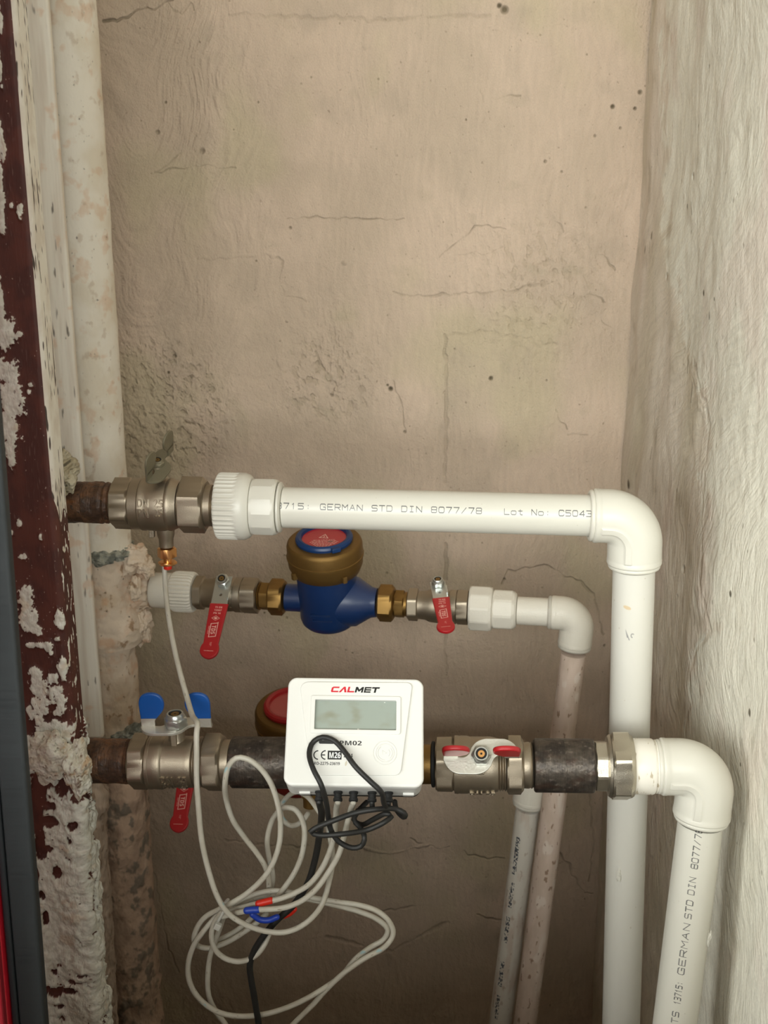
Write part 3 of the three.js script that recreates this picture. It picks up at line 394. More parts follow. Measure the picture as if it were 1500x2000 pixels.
  pipeThing(upper, 0, 553, 1152, 40.3, pm, 'plastic_pipe', 'horizontal white plastic pipe printed GERMAN STD DIN running to the upper elbow', 'pipe', { norm: true });
}
const down = V3(0, -1, 0);
function elbowThing(h, d, pxCorner, l1px, l2px, rpx, name, label, mat, o = {}) {
  const e = thing(name, label, 'pipe elbow'), C = o.C ?? h.p(h.s(pxCorner)), k = h.k(pxCorner), d1 = h.dir.clone(), d2 = o.d2; e.position.copy(C);
  part('elbow_body', elbow(V3(0, 0, 0), d1, d2, l1px * k, l2px * k, rpx * k, rpx * k * 1.0, { rib: o.rib }), mat, e);
  for (const [dir, l] of [[d1.clone().negate(), l1px], [d2, l2px]]) { const g = new THREE.TorusGeometry(rpx * k * 0.86, 0.0021, 10, 64); g.lookAt(dir); g.translate(...dir.clone().multiplyScalar(l * k + 0.001).toArray()); part('weld_bead', g, mat, e); }
  return e;
}
elbowThing(upper, drop1, 1241, 83, 97, 53, 'pipe_elbow', 'white plastic elbow at the right end of the printed pipe, turning it down', M.white, { d2: drop1.dir.clone(), rib: true });
{ const e = thing('plastic_pipe', 'tall white plastic pipe dropping from the upper elbow behind the lower run', 'pipe'); drop1.place(e, 1115, 1);
  const [a, b] = drop1.prof(1115, [[1111, 40.8], [2150, 40.8]], 1), r = a[1], rows = [[a[0], r]]; for (let i = 1; i <= 30; i++) rows.push([lerp(a[0], b[0], i / 30), r]);
  const map = canvasMap(1024, 256, (g, w, h) => { g.fillStyle = '#d7d4cb'; g.fillRect(0, 0, w, h); const q = rng(31); for (let i = 0; i < 60; i++) { g.fillStyle = `rgba(130,110,85,${.1 + .25 * q()})`; g.fillRect(q() * w, q() * h, 1 + 3 * q(), 1 + 2 * q()); } g.strokeStyle = 'rgba(90,90,95,.6)'; g.lineWidth = 1.5; g.beginPath(); g.arc(100, 72, 3, 0, 4); g.moveTo(104, 82); g.lineTo(96, 84); g.lineTo(108, 78); g.stroke(); g.fillStyle = 'rgba(206,160,90,.42)'; g.beginPath(); g.ellipse(54, 84, 3, 8, .2, 0, 7); g.fill(); });
  part('pipe', turned(rows, { n: 72, norm: true }), std(0xffffff, 0.4, 0, { map, clearcoat: .15, clearcoatRoughness: .4 }), e);
  part('melted_flake', lump(drop1.p(drop1.s(1690, 1)).sub(e.position).applyQuaternion(e.quaternion.clone().invert()).add(V3(0, r * -0.45 - .001, r * 0.86)), 0.006, 0.0022, 0.0014, 1.6, .6, 3, 2), M.white, e);
}

// ================================================================ LOWER FRONT RUN
{
  pipeThing(lower, 0, 152, 259, 43, rust, 'steel_pipe', 'rusty steel pipe running from the plastered frame into the lower left valve', 'pipe', { rows: 60, rad: (x, th, r) => r + 0.0008 * fbm(x * 80, Math.cos(th) * 2, Math.sin(th) * 2, 4) - (x > 0.018 ? 0.0012 * (0.5 + 0.5 * Math.sin(x * 4200)) : 0) });
  const valve = (o, rows, nut, tail) => { part('body', turned(lower.prof(o.at, rows), { n: 96 }), M.nickel, o.g); part('union_nut', turned(lower.prof(o.at, nut), { n: 96, corner: 1.135 }), M.nickel, o.g); part('tail_piece', turned(lower.prof(o.at, tail), { n: 72 }), M.nickel, o.g); };
  const a = thing('ball_valve', 'lower left nickel ball valve with a blue two-winged handle', 'valve'); lower.place(a, 345); let k = lower.k(345), X = (px) => lower.prof(345, [[px, 1]])[0][0];
  valve({ g: a, at: 345 }, [[259.5, 42], [259.5, 47], [263, 49.2, 6, .3], [289, 49.6, 6, .3], [292, 49.5], [293, 48], [294, 51.5], [296, 53.4], [301, 53.4], [302, 52.6], [309, 53], [320, 53.6], [325, 52], [327, 50.2], [334, 49.6], [372, 49.6], [378, 49.6], [382, 48.5], ...threads(384, 402, 49, 6, 4)], [[402.4, 44], [402.4, 50], [406, 51, 6, .16], [432, 51, 6, .16], [436, 50], [437.5, 46], [437.5, 42]], [[437.7, 38], [437.7, 43], [446, 43.5], [452, 43], [453, 40]]);
  part('spindle_neck', turned([[0, 19 * k], [6 * k, 16 * k], [34 * k, 15.5 * k], [35 * k, 11 * k]], { n: 36 }).rotateZ(Math.PI / 2).translate(X(350), 44 * k, 0), M.nickel, a);
  part('stop_lug', new RoundedBoxGeometry(11 * k, 30 * k, 10 * k, 2, 2 * k).translate(X(349), 58 * k, 17 * k), M.nickel, a);
  for (const [s, t] of [['DN 25', .42], ['PN 25', .78]]) part('raised_lettering', wrapText(s, 15 * k, 0.0017, X(350), Math.PI / 2 + t, 49.9 * k, 0.92), M.nickel, a);
  const q = qTo(V3(0, 1, 0.04)); wingHandle(a, k * 1.07, M.zincPlate, M.blue, 0.02, V3(X(352), 76 * k, 2 * k), q); lockNut(a, k * 1.1, V3(X(351), 79 * k, 2 * k), q, [M.zinc, M.brassOld]);
  const sl = (n, l, p0, p1, r) => { const s = thing('steel_sleeve', l, 'pipe coupling'), mid = (p0 + p1) / 2; lower.place(s, mid); part('sleeve', turned(lower.prof(mid, [[p0, r - 8], [p0, r - 3], [p0 + 2, r - .6], [p0 + 4, r], ...Array.from({ length: 16 }, (_, i) => [lerp(p0 + 6, p1 - 6, i / 15), r]), [p1 - 4, r], [p1 - 2, r - .6], [p1, r - 3], [p1, r - 8]]), { n: 72 }), blackSteel, s); return s; };
  sl(0, 'dark steel sleeve between the blue-handled valve and the white meter box', 453.5, 590, 49.6); sl(1, 'short dark steel sleeve between the red-handled valve and the right union nut', 1042.5, 1160, 52);
  const b = thing('ball_valve', 'lower right nickel ball valve with a red two-winged handle facing out', 'valve'); lower.place(b, 945); k = lower.k(945); X = (px) => lower.prof(945, [[px, 1]])[0][0];
  valve({ g: b, at: 945 }, [[851, 42], [851, 48.6], [854, 50, 6, .1], [883, 50.3, 6, .1], [886, 49.5], [887, 52], [888, 55.6], [894, 56], [897, 55.2], [900, 55.6], [912, 55.6], [918, 53.6], [922, 54], [958, 54], [966, 52.5], [972, 50.5], ...threads(974, 989, 50.4, 5, 4)], [[989.4, 44], [989.4, 51], [993, 52, 6, .2], [1017, 52, 6, .2], [1020, 51], [1022, 48], [1022, 44]], [[1022.2, 38], [1022.2, 44], [1032, 44.6], [1036, 43], [1038, 45], [1041, 42], [1042, 38]]);
  part('spindle_neck', turned([[0, 24 * k], [8 * k, 19 * k], [26 * k, 17 * k], [27 * k, 11 * k]], { n: 36 }).rotateZ(Math.PI / 2).rotateX(.87).translate(X(940), 30 * k, 36 * k), M.nickel, b);
  part('stop_lug', new RoundedBoxGeometry(13 * k, 15 * k, 26 * k, 2, 3 * k).rotateX(-.3).translate(X(940), 22 * k, 60 * k), M.nickel, b);
  part('raised_lettering', wrapText('DN 25', 13 * k, 0.0016, X(942), Math.PI / 2 + .98, 54.2 * k, 1), M.nickel, b);
  const d = V3(0, Math.cos(.87), Math.sin(.87)), q2 = qTo(d.clone()); wingHandle(b, k * 1.12, M.zincPlate, M.red, 0, V3(X(940), 30 * k, 36 * k).addScaledVector(d, 29 * k), q2); lockNut(b, k * 0.92, V3(X(940), 30 * k, 36 * k).addScaledVector(d, 33 * k), q2, [M.zinc, M.brassPolished]);
  // right union, adapter, elbow, drop
  const u = thing('pipe_union', 'large nickel union nut at the right end of the lower run', 'pipe fitting'); lower.place(u, 1195);
  part('tail_piece', turned(lower.prof(1195, [[1160.5, 40], [1160.5, 45.5], [1163, 46.5, 8], [1183, 46.5, 8], [1184, 50], [1186, 57], [1191, 61], [1191.5, 50]]), { n: 96, corner: 1.06, crease: .3 }), M.nickelBright, u);
  part('union_nut', turned(lower.prof(1195, [[1191.8, 54], [1191.8, 60], [1196, 61, 6, .1], [1226, 61, 6, .1], [1232, 60], [1235, 58], [1235, 48]]), { n: 96, corner: 1.135 }), M.nickelBright, u);
  const ad = thing('pipe_adapter', 'scuffed white plastic collar between the union nut and the lower elbow', 'pipe fitting'); lower.place(ad, 1262);
  part('collar', turned(lower.prof(1262, [[1235.3, 46], [1235.3, 53.5], [1238, 54], [1272, 54], [1275.5, 52.5], [1276, 49.5], [1278, 49.5], [1279, 51.5], [1281, 51.5], [1282, 48], [1288, 45], [1289, 42]]), { n: 72 }), std(0xffffff, 0.42, 0, { ...painted(256, 256, 0, .03, -.15, 0, (x, y) => { const n = fbm(x * 300, y * 120, 0, 3), w = sstep(.38, .6, n); return [...mix3([238, 233, 222], [176, 160, 132], w * .7), .5]; }, THREE.RepeatWrapping) }), ad);
}
elbowThing(lower, drop2, 1382, 92, 105, 55, 'pipe_elbow', 'white plastic elbow at the right end of the lower run, close to the wall', M.white, { d2: drop2.dir.clone().negate(), rib: true });
{ const p1 = 1607, p0 = 2150, s0 = drop2.s(p0, 1), s1 = drop2.s(p1, 1), len = s1 - s0, k = drop2.k(1800, 1), R = 42.5 * k, circ = TAU * R, e = thing('plastic_pipe', 'white plastic pipe printed GERMAN STD DIN dropping from the lower elbow beside the wall', 'pipe'); e.position.copy(drop2.p(s0)); e.quaternion.copy(drop2.q);
  const sy = (py) => drop2.s(py, 1) - s0, y0 = circ * 0.215; const seg = (t, a, b) => [t, sy(a), y0, 0.0045, sy(b) - sy(a)];
  const map = pipePrint(len, circ, [seg('TS', 1975, 1950), seg('13715:', 1938, 1893), seg('GERMAN', 1882, 1780), seg('STD', 1774, 1736), seg('DIN', 1728, 1692), seg('8077/78', 1678, 1598), seg('>', 2010, 1995)], 8), rows = [[0, R]]; for (let i = 1; i <= 24; i++) rows.push([len * i / 24, R]);
  part('pipe', turned(rows, { n: 72, norm: true }), std(0xffffff, 0.38, 0, { map, clearcoat: 0.15, clearcoatRoughness: 0.4 }), e);
  part('melted_flake', lump(V3(sy(1815), -R * .80, R * .62), 0.007, 0.002, 0.002, 1.6, .6, 8, 2), M.white, e);
}

// ================================================================ REAR METER RUNS
const leverPrint = canvasMap(256, 768, (g, w, h) => {                            // the print on the red lever grips
  g.fillStyle = '#b01820'; g.fillRect(0, 0, w, h); g.fillStyle = g.strokeStyle = '#e9b9ac'; g.textAlign = 'center'; g.font = 'bold 34px sans-serif';
  g.fillText('TS EN', 140, 70); g.fillText('13347', 136, 112); g.fillText('PN 16', 132, 154);
  g.lineWidth = 5; g.beginPath(); g.moveTo(128, 180); g.lineTo(176, 212); g.lineTo(128, 244); g.lineTo(80, 212); g.closePath(); g.stroke(); g.beginPath(); g.moveTo(128, 196); g.lineTo(152, 212); g.lineTo(128, 228); g.lineTo(104, 212); g.closePath(); g.fill();
  g.save(); g.translate(128, 375); g.rotate(Math.PI / 2); g.lineWidth = 9; g.beginPath(); g.moveTo(-110, -42); g.lineTo(86, -42); g.lineTo(100, 42); g.lineTo(-84, 42); g.lineTo(-96, -38); g.stroke(); g.font = 'bold 70px sans-serif'; g.fillText('TDS', 0, 25); g.restore();
  g.save(); g.translate(62, 380); g.rotate(Math.PI / 2); g.font = '26px sans-serif'; g.fillText('Ball Valve', 0, 0); g.restore();
  g.save(); g.translate(118, 570); g.rotate(Math.PI / 2); g.font = '30px sans-serif'; g.fillText('1/2"', 0, 0); g.restore(); g.fillRect(60, 660, 120, 5);
});
const leverRed = std(0xffffff, 0.42, 0, { map: leverPrint, clearcoat: .3, clearcoatRoughness: .3 });
function leverValve(axis, pxs, r, name, label, pivot, leverDir, out, len, group) {
  const [a0, a1, b0, b1] = pxs, c = (a0 + b1) / 2, v = thing(name, label, 'valve', group); axis.place(v, c); const k = axis.k(c), X = (px) => axis.prof(c, [[px, 1]])[0][0], w = a1 - a0;
  part('body', turned(axis.prof(c, [[a0, r * .8], [a0, r * .9], [a0 + 2, r * .95, 6, .1], [a1 - 1, r * .95, 6, .1], [a1, r * .92], [a1 + 1, r * .88], [lerp(a1, b0, .2), r * .92], [lerp(a1, b0, .3), r * 1.04], [lerp(a1, b0, .5), r * 1.08], [lerp(a1, b0, .72), r * 1.04], [lerp(a1, b0, .8), r * 1.0], [lerp(a1, b0, .82), r * 1.08], [b0 - 1, r * 1.08], [b0, r], [b0 + 1, r * 1.0, 6, .1], [b1 - 2, r * 1.0, 6, .1], [b1, r * .92], [b1, r * .8]]), { n: 72 }), M.nickel, v);
  part('raised_lettering', wrapText('1/2', 13 * k, .0008, X(lerp(a1, b0, .62)), Math.PI / 2 + .55, r * 1.05 * k, 1), M.nickel, v);
  const p = V3(X(pivot), 0, 0), d = out.clone().normalize(); part('spindle_neck', turned([[0, 9 * k], [r * .85 * k, 9 * k], [r * 1.5 * k, 8 * k], [r * 1.5 * k, 5 * k]], { n: 28 }).applyQuaternion(new THREE.Quaternion().setFromUnitVectors(V3(1, 0, 0), d)).translate(p.x, 0, 0), M.nickel, v);
  const tip = p.clone().addScaledVector(d, r * 1.55 * k), h = new THREE.Group(); h.name = 'handle'; v.add(h); h.position.copy(tip);
  const y = leverDir.clone().negate().addScaledVector(d, leverDir.dot(d)).normalize(), x = y.clone().cross(d); h.quaternion.setFromRotationMatrix(new THREE.Matrix4().makeBasis(x, y, d));
  // flat lever in the XY plane of h, hanging along -Y; a plated neck and a dipped grip
  const K = k * len / 145, sh = shapeOf([[-15, 12], [15, 12], [15, -8], [15, -48], [-15, -48], [-15, -8]].map(([u, q]) => [u * K, q * K])); const hole = new THREE.Path(); hole.absarc(0, -26 * K, 3.6 * K, 0, TAU, true); sh.holes.push(hole);
  part('lever', [extrude(sh, 3 * K, .6 * K), box(3 * K, 24 * K, 8 * K, 14.5 * K, -22 * K, 4 * K)], M.zinc, h);
  const gs = new THREE.Shape(); gs.moveTo(-16.5 * K, -44 * K); gs.lineTo(17.5 * K, -44 * K); gs.lineTo(13.5 * K, -122 * K); gs.bezierCurveTo(21 * K, -136 * K, 14 * K, -150 * K, 0, -152 * K); gs.bezierCurveTo(-16 * K, -150 * K, -23 * K, -136 * K, -14 * K, -122 * K); gs.closePath();
  const gg = extrude(gs, 7 * K, 2.2 * K, { seg: 3 }).translate(0, 0, -2 * K), uv = gg.attributes.uv, gp = gg.attributes.position; for (let i = 0; i < uv.count; i++) uv.setXY(i, (gp.getX(i) / K + 19) / 38, 1 - (-44 - gp.getY(i) / K) / 108);
  part('lever_grip', gg, leverRed, h);
  lockNut(h, K * .62, V3(0, 0, 3 * K), new THREE.Quaternion().setFromUnitVectors(V3(0, 1, 0), V3(0, 0, 1)), [M.zinc, M.brass]);
  return v;
}
function unionPair(axis, rows, o, name, label) { const g = thing(name, label, 'pipe fitting'); axis.place(g, o); part('tail_piece', turned(axis.prof(o, rows.tail), { n: 48, corner: 1.13 }), M.brass, g); part('union_nut', turned(axis.prof(o, rows.nut), { n: 48, corner: 1.135 }), M.brass, g); return g; }
const dialPrint = canvasMap(512, 512, (g, w, h) => {
  g.fillStyle = '#b3202a'; g.fillRect(0, 0, w, h); g.fillStyle = g.strokeStyle = '#e8c3b8'; g.lineWidth = 9; g.beginPath(); g.moveTo(200, 255); g.lineTo(300, 255); g.lineTo(250, 170); g.closePath(); g.stroke(); g.font = 'bold 60px sans-serif'; g.textAlign = 'center'; g.fillText('!', 250, 248);
  const r = rng(3); g.save(); g.translate(256, 300); g.rotate(-.18); for (let l = 0; l < 7; l++) { let x = -150 + 18 * Math.abs(l - 2); while (x < 150 - 18 * Math.abs(l - 2)) { const n = 10 + 26 * r(); g.fillRect(x, l * 24, n, 8); x += n + 8; } } g.restore(); g.fillStyle = 'rgba(60,50,40,.55)'; g.beginPath(); g.ellipse(345, 330, 34, 14, -.3, 0, 7); g.fill();
});
function waterMeter(axis, pxC, k, label, bodyMat, ringMat, labelMat, o) {
  const m = thing('water_meter', label, 'water meter'), C = axis.p(axis.s(pxC)); m.position.copy(C); m.rotation.order = 'YXZ'; m.rotation.y = Math.atan2(-axis.dir.z, axis.dir.x); m.rotation.x = 0.2; const up = (g) => g.rotateZ(Math.PI / 2);
  const body = up(turned([[-53 * k, 30 * k], [-52 * k, 40 * k], [-48 * k, 49 * k], [-42 * k, 54 * k], [-33 * k, 56.5 * k], [40 * k, 57.5 * k], [74 * k, 59 * k]], { n: 72 })), neck = (s, r1) => turned([[30 * k, r1 * k], [52 * k, r1 * k], [70 * k, 28 * k], [80 * k, 27.5 * k], [o.reach * k, 27 * k]].map(([x, r]) => [x, r]), { n: 48 }).rotateY(s < 0 ? Math.PI : 0);
  const cone = turned([[20 * k, 52 * k], [58 * k, 48 * k], [86 * k, 30 * k], [(o.reach + 14) * k, 28 * k]], { n: 56 }), nk = turned([[-o.reach * k, 27 * k], [-40 * k, 27 * k]], { n: 48 });
  part('meter_body', [body, cone, nk], bodyMat, m);
  part('brass_head', up(turned([[68 * k, 64 * k], [70 * k, 66 * k], [78 * k, 69 * k], [84 * k, 71.5 * k], [100 * k, 72.5 * k], [101 * k, 74 * k], [104 * k, 74 * k], [105 * k, 72.5 * k], [124 * k, 72.5 * k], [129 * k, 71 * k], [132 * k, 68 * k], [133 * k, 60 * k], [133 * k, 54 * k], [124 * k, 52 * k]], { n: 96 })), o.head, m);
  for (const a of [-.75, .72]) part('seal_lug', new RoundedBoxGeometry(9 * k, 14 * k, 12 * k, 2, 2 * k).translate(0, 80 * k, 71 * k).rotateY(a), o.head, m);
  const lid = new THREE.Group(); lid.name = 'lid'; m.add(lid); lid.position.y = 133 * k;
  part('lid_ring', up(turned([[0, 54 * k], [5 * k, 55 * k], [9 * k, 53 * k], [11 * k, 49 * k], [9 * k, 44 * k], [4 * k, 42 * k], [0, 42 * k]], { n: 72, open: true })), ringMat, lid);
  part('lid_hinge', new RoundedBoxGeometry(18 * k, 9 * k, 12 * k, 2, 2 * k).translate(0, 5 * k, 55 * k).rotateY(.62), ringMat, lid);
  const f = new THREE.CircleGeometry(43 * k, 64).rotateX(-Math.PI / 2).translate(0, 4 * k, 0); part('lid_label', [f, new THREE.CylinderGeometry(43 * k, 43 * k, 4 * k, 48, 1, true).translate(0, 1.9 * k, 0)], labelMat, lid);
  part('raised_marks', [0, 1].map((i) => box(38 * k, 3 * k, 3 * k, -4 * k + 4 * i * k, -(2 + 12 * i) * k, 56.6 * k)), bodyMat, m);
  return m;
}
const dialMat = std(0xffffff, 0.35, 0, { map: dialPrint, clearcoat: .4, clearcoatRoughness: .2 });
{
  const ad = thing('pipe_adapter', 'white plastic adapter with a ribbed nut on the left of the blue meter run', 'pipe fitting'); cold.place(ad, 350);
  part('ribbed_nut', turned(cold.prof(350, [[338, 34], [339, 37], [343, 39.8], [350, 40.4], [376, 40], [380, 38], [382, 35], [382, 28]]), { n: 200, rad: (x, th, r) => (r > .0185 ? r - 0.0009 * (1 - sstep(.1, .45, Math.abs(((th * 34 / TAU) % 1) - .5))) : r), crease: .5 }), M.whiteOld, ad);
  part('socket', turned(cold.prof(350, [[300, 33], [303, 34.5], [337, 35.5], [337.8, 34]]), { n: 64 }), M.whiteOld, ad);
  leverValve(cold, [383, 400, 476, 506], 32, 'ball_valve', 'small nickel ball valve with a long red lever hanging down, left of the blue meter', 448, V3(0.0, -1, 0.1), V3(0.02, 0.75, 0.72), 152);
  unionPair(cold, { tail: [[507, 20], [507, 27], [509, 28], [511, 24], [512, 25, 6], [527, 25, 6], [528, 24], [528, 20]], nut: [[528.3, 26], [528.3, 31], [531, 32.5, 6, .2], [552, 32.5, 6, .2], [556, 31.5], [557.5, 28], [557.5, 26]] }, 530, 'pipe_union', 'brass union left of the blue water meter');
  const k = cold.k(641); waterMeter(cold, 641, k, 'blue water meter with a round brass head and a red dial label', M.meterBlue, M.ringBlue, dialMat, { reach: 83, head: M.brassOld });
  unionPair(cold, { nut: [[740, 26], [740, 31], [743, 33, 6, .2], [765, 33, 6, .2], [769, 32], [771, 28], [771, 25]], tail: [[771.3, 20], [771.3, 24.5], [774, 25, 6], [789, 25, 6], [791, 24], [796, 24], [796.5, 20]] }, 770, 'pipe_union', 'brass union right of the blue water meter');
  leverValve(cold, [797, 817, 893, 916], 31, 'ball_valve', 'small nickel ball valve with a short-looking red lever pointing outward, right of the blue meter', 858, V3(0.26, -0.42, 1), V3(-0.02, 1, 0.30), 142);
  const a2 = thing('pipe_adapter', 'white plastic faceted adapter between the right valve of the blue meter run and its elbow', 'pipe fitting'); cold.place(a2, 960);
  part('nut', turned(cold.prof(960, [[917, 38], [917.5, 42], [921, 43, 10], [956, 43, 10], [961, 42], [963, 38]]), { n: 120, corner: 1.04, crease: .2 }), M.whiteOld, a2);
  part('socket', turned(cold.prof(960, [[963.2, 34], [963.2, 37], [966, 37.5, 8], [1000, 37.5, 8], [1005, 36], [1009, 32], [1009, 28]]), { n: 96, corner: 1.05, crease: .2 }), M.whiteOld, a2);
  pipeThing(cold, 0, 1009.3, 1077, 27.5, M.whiteOld, 'plastic_pipe', 'short white pipe between the faceted adapter and the rear elbow', 'pipe');
  elbowThing(cold, dropCold, 1130, 53, 66, 33, 'pipe_elbow', 'off-white elbow at the end of the blue meter run, above the pink-washed pipe', M.whiteOld, { d2: dropCold.dir.clone() });
}
const washed = (seed, base, flake, amount) => std(0xffffff, 0.7, 0, { ...painted(256, 1024, -0.12, 0, 0, 0.5, (u, v) => { const n = fbm(u * 60 + seed, v * 30, 0, 4), n2 = fbm(u * 240, v * 120 + seed, 0, 3); let c = mix3(base, flake, sstep(.5 - amount, .8 - amount, n + .3 * n2)); if (n2 > .42) c = mix3(c, [120, 96, 78], .6 * sstep(.42, .6, n2)); return [c[0], c[1], c[2], .5 + .2 * n2]; }), bumpScale: .0008 });
{
  const turnUv = (m) => { for (const k of ['map', 'bumpMap']) { const t = m[k]; t.rotation = 0; t.repeat.set(1 / .5, 1 / .12); t.offset.set(0, 0); } return m; };
  const pk = std(0xffffff, .7, 0, painted(1024, 256, 0, .6, -.1, 0, (v, u) => { const n = fbm(u * 60 + 3, v * 22, 0, 4), n2 = fbm(u * 240, v * 110 + 3, 0, 3), n3 = noise(u * 160, v * 60, 4.4); let c = mix3([208, 188, 174], [196, 176, 160], sstep(-.3, .4, n)); c = mix3(c, [218, 204, 192], .8 * sstep(.2, .5, n3)); c = mix3(c, [120, 92, 72], .65 * sstep(.4, .62, n2)); return [...c, .5 + .25 * n2]; })); pk.bumpScale = .0008;
  const wh = std(0xffffff, .65, 0, painted(1024, 256, 0, .6, -.1, 0, (v, u) => { const n = fbm(u * 60 + 13, v * 20, 0, 4), n2 = fbm(u * 240, v * 110 + 9, 0, 3); const du = u + .0262, ln = Math.abs(du + .0007 * noise(v * 900, 3)) < .0021 && noise(v * 420, u * 700, 2.2) > .02 && v > .01 && v < .13 && noise(v * 70, 7.7) > -.25; let c = mix3([205, 199, 188], [188, 172, 158], .8 * sstep(0, .45, n)); c = mix3(c, [140, 118, 100], .4 * sstep(.4, .65, n2)); if (ln) c = [62, 66, 74]; return [...c, .5 + .2 * n2]; })); wh.bumpScale = .0006;
  pipeThing(dropCold, 1, 1276, 2120, 23, pk, 'plastic_pipe', 'pink-washed pipe slanting down behind the lower run from the rear elbow', 'pipe');
  elbowThing(hot, dropHot, 1040, 50, 68, 31.5, 'pipe_elbow', 'off-white elbow half hidden behind the lower right sleeve', M.whiteOld, { d2: dropHot.dir.clone() });
  pipeThing(dropHot, 1, 1578, 2120, 22.5, wh, 'plastic_pipe', 'whitewashed pipe with worn dark print slanting down left of the pink-washed one', 'pipe');
  // the second meter run, mostly hidden behind the front one
  leverValve(hot, [318, 338, 412, 440], 32, 'ball_valve', 'small ball valve behind the lower left valve with only its red lever showing', 388, V3(0.01, -1, 0.1), V3(0.02, .75, .72), 150);
  pipeThing(hot, 0, 270, 317, 27, M.whiteOld, 'plastic_pipe', 'short pale pipe behind the lower left valve', 'pipe');
  unionPair(hot, { tail: [[441, 20], [441, 25, 6], [460, 25, 6], [460, 20]], nut: [[460.3, 26], [460.3, 32, 6, .2], [496, 32, 6, .2], [496, 26]] }, 460, 'pipe_union', 'brass union hidden behind the dark sleeve of the lower run');
  waterMeter(hot, 581, hot.k(581), 'old brass water meter with a red lid peeking out left of the white meter box', M.redMeter, M.red, std(0xc04a48, .3, 0, { clearcoat: .5 }), { reach: 83, head: M.brassOld });
  pipeThing(hot, 0, 665, 990, 27, M.whiteOld, 'plastic_pipe', 'pale pipe of the hot run hidden behind the white meter box', 'pipe');
}

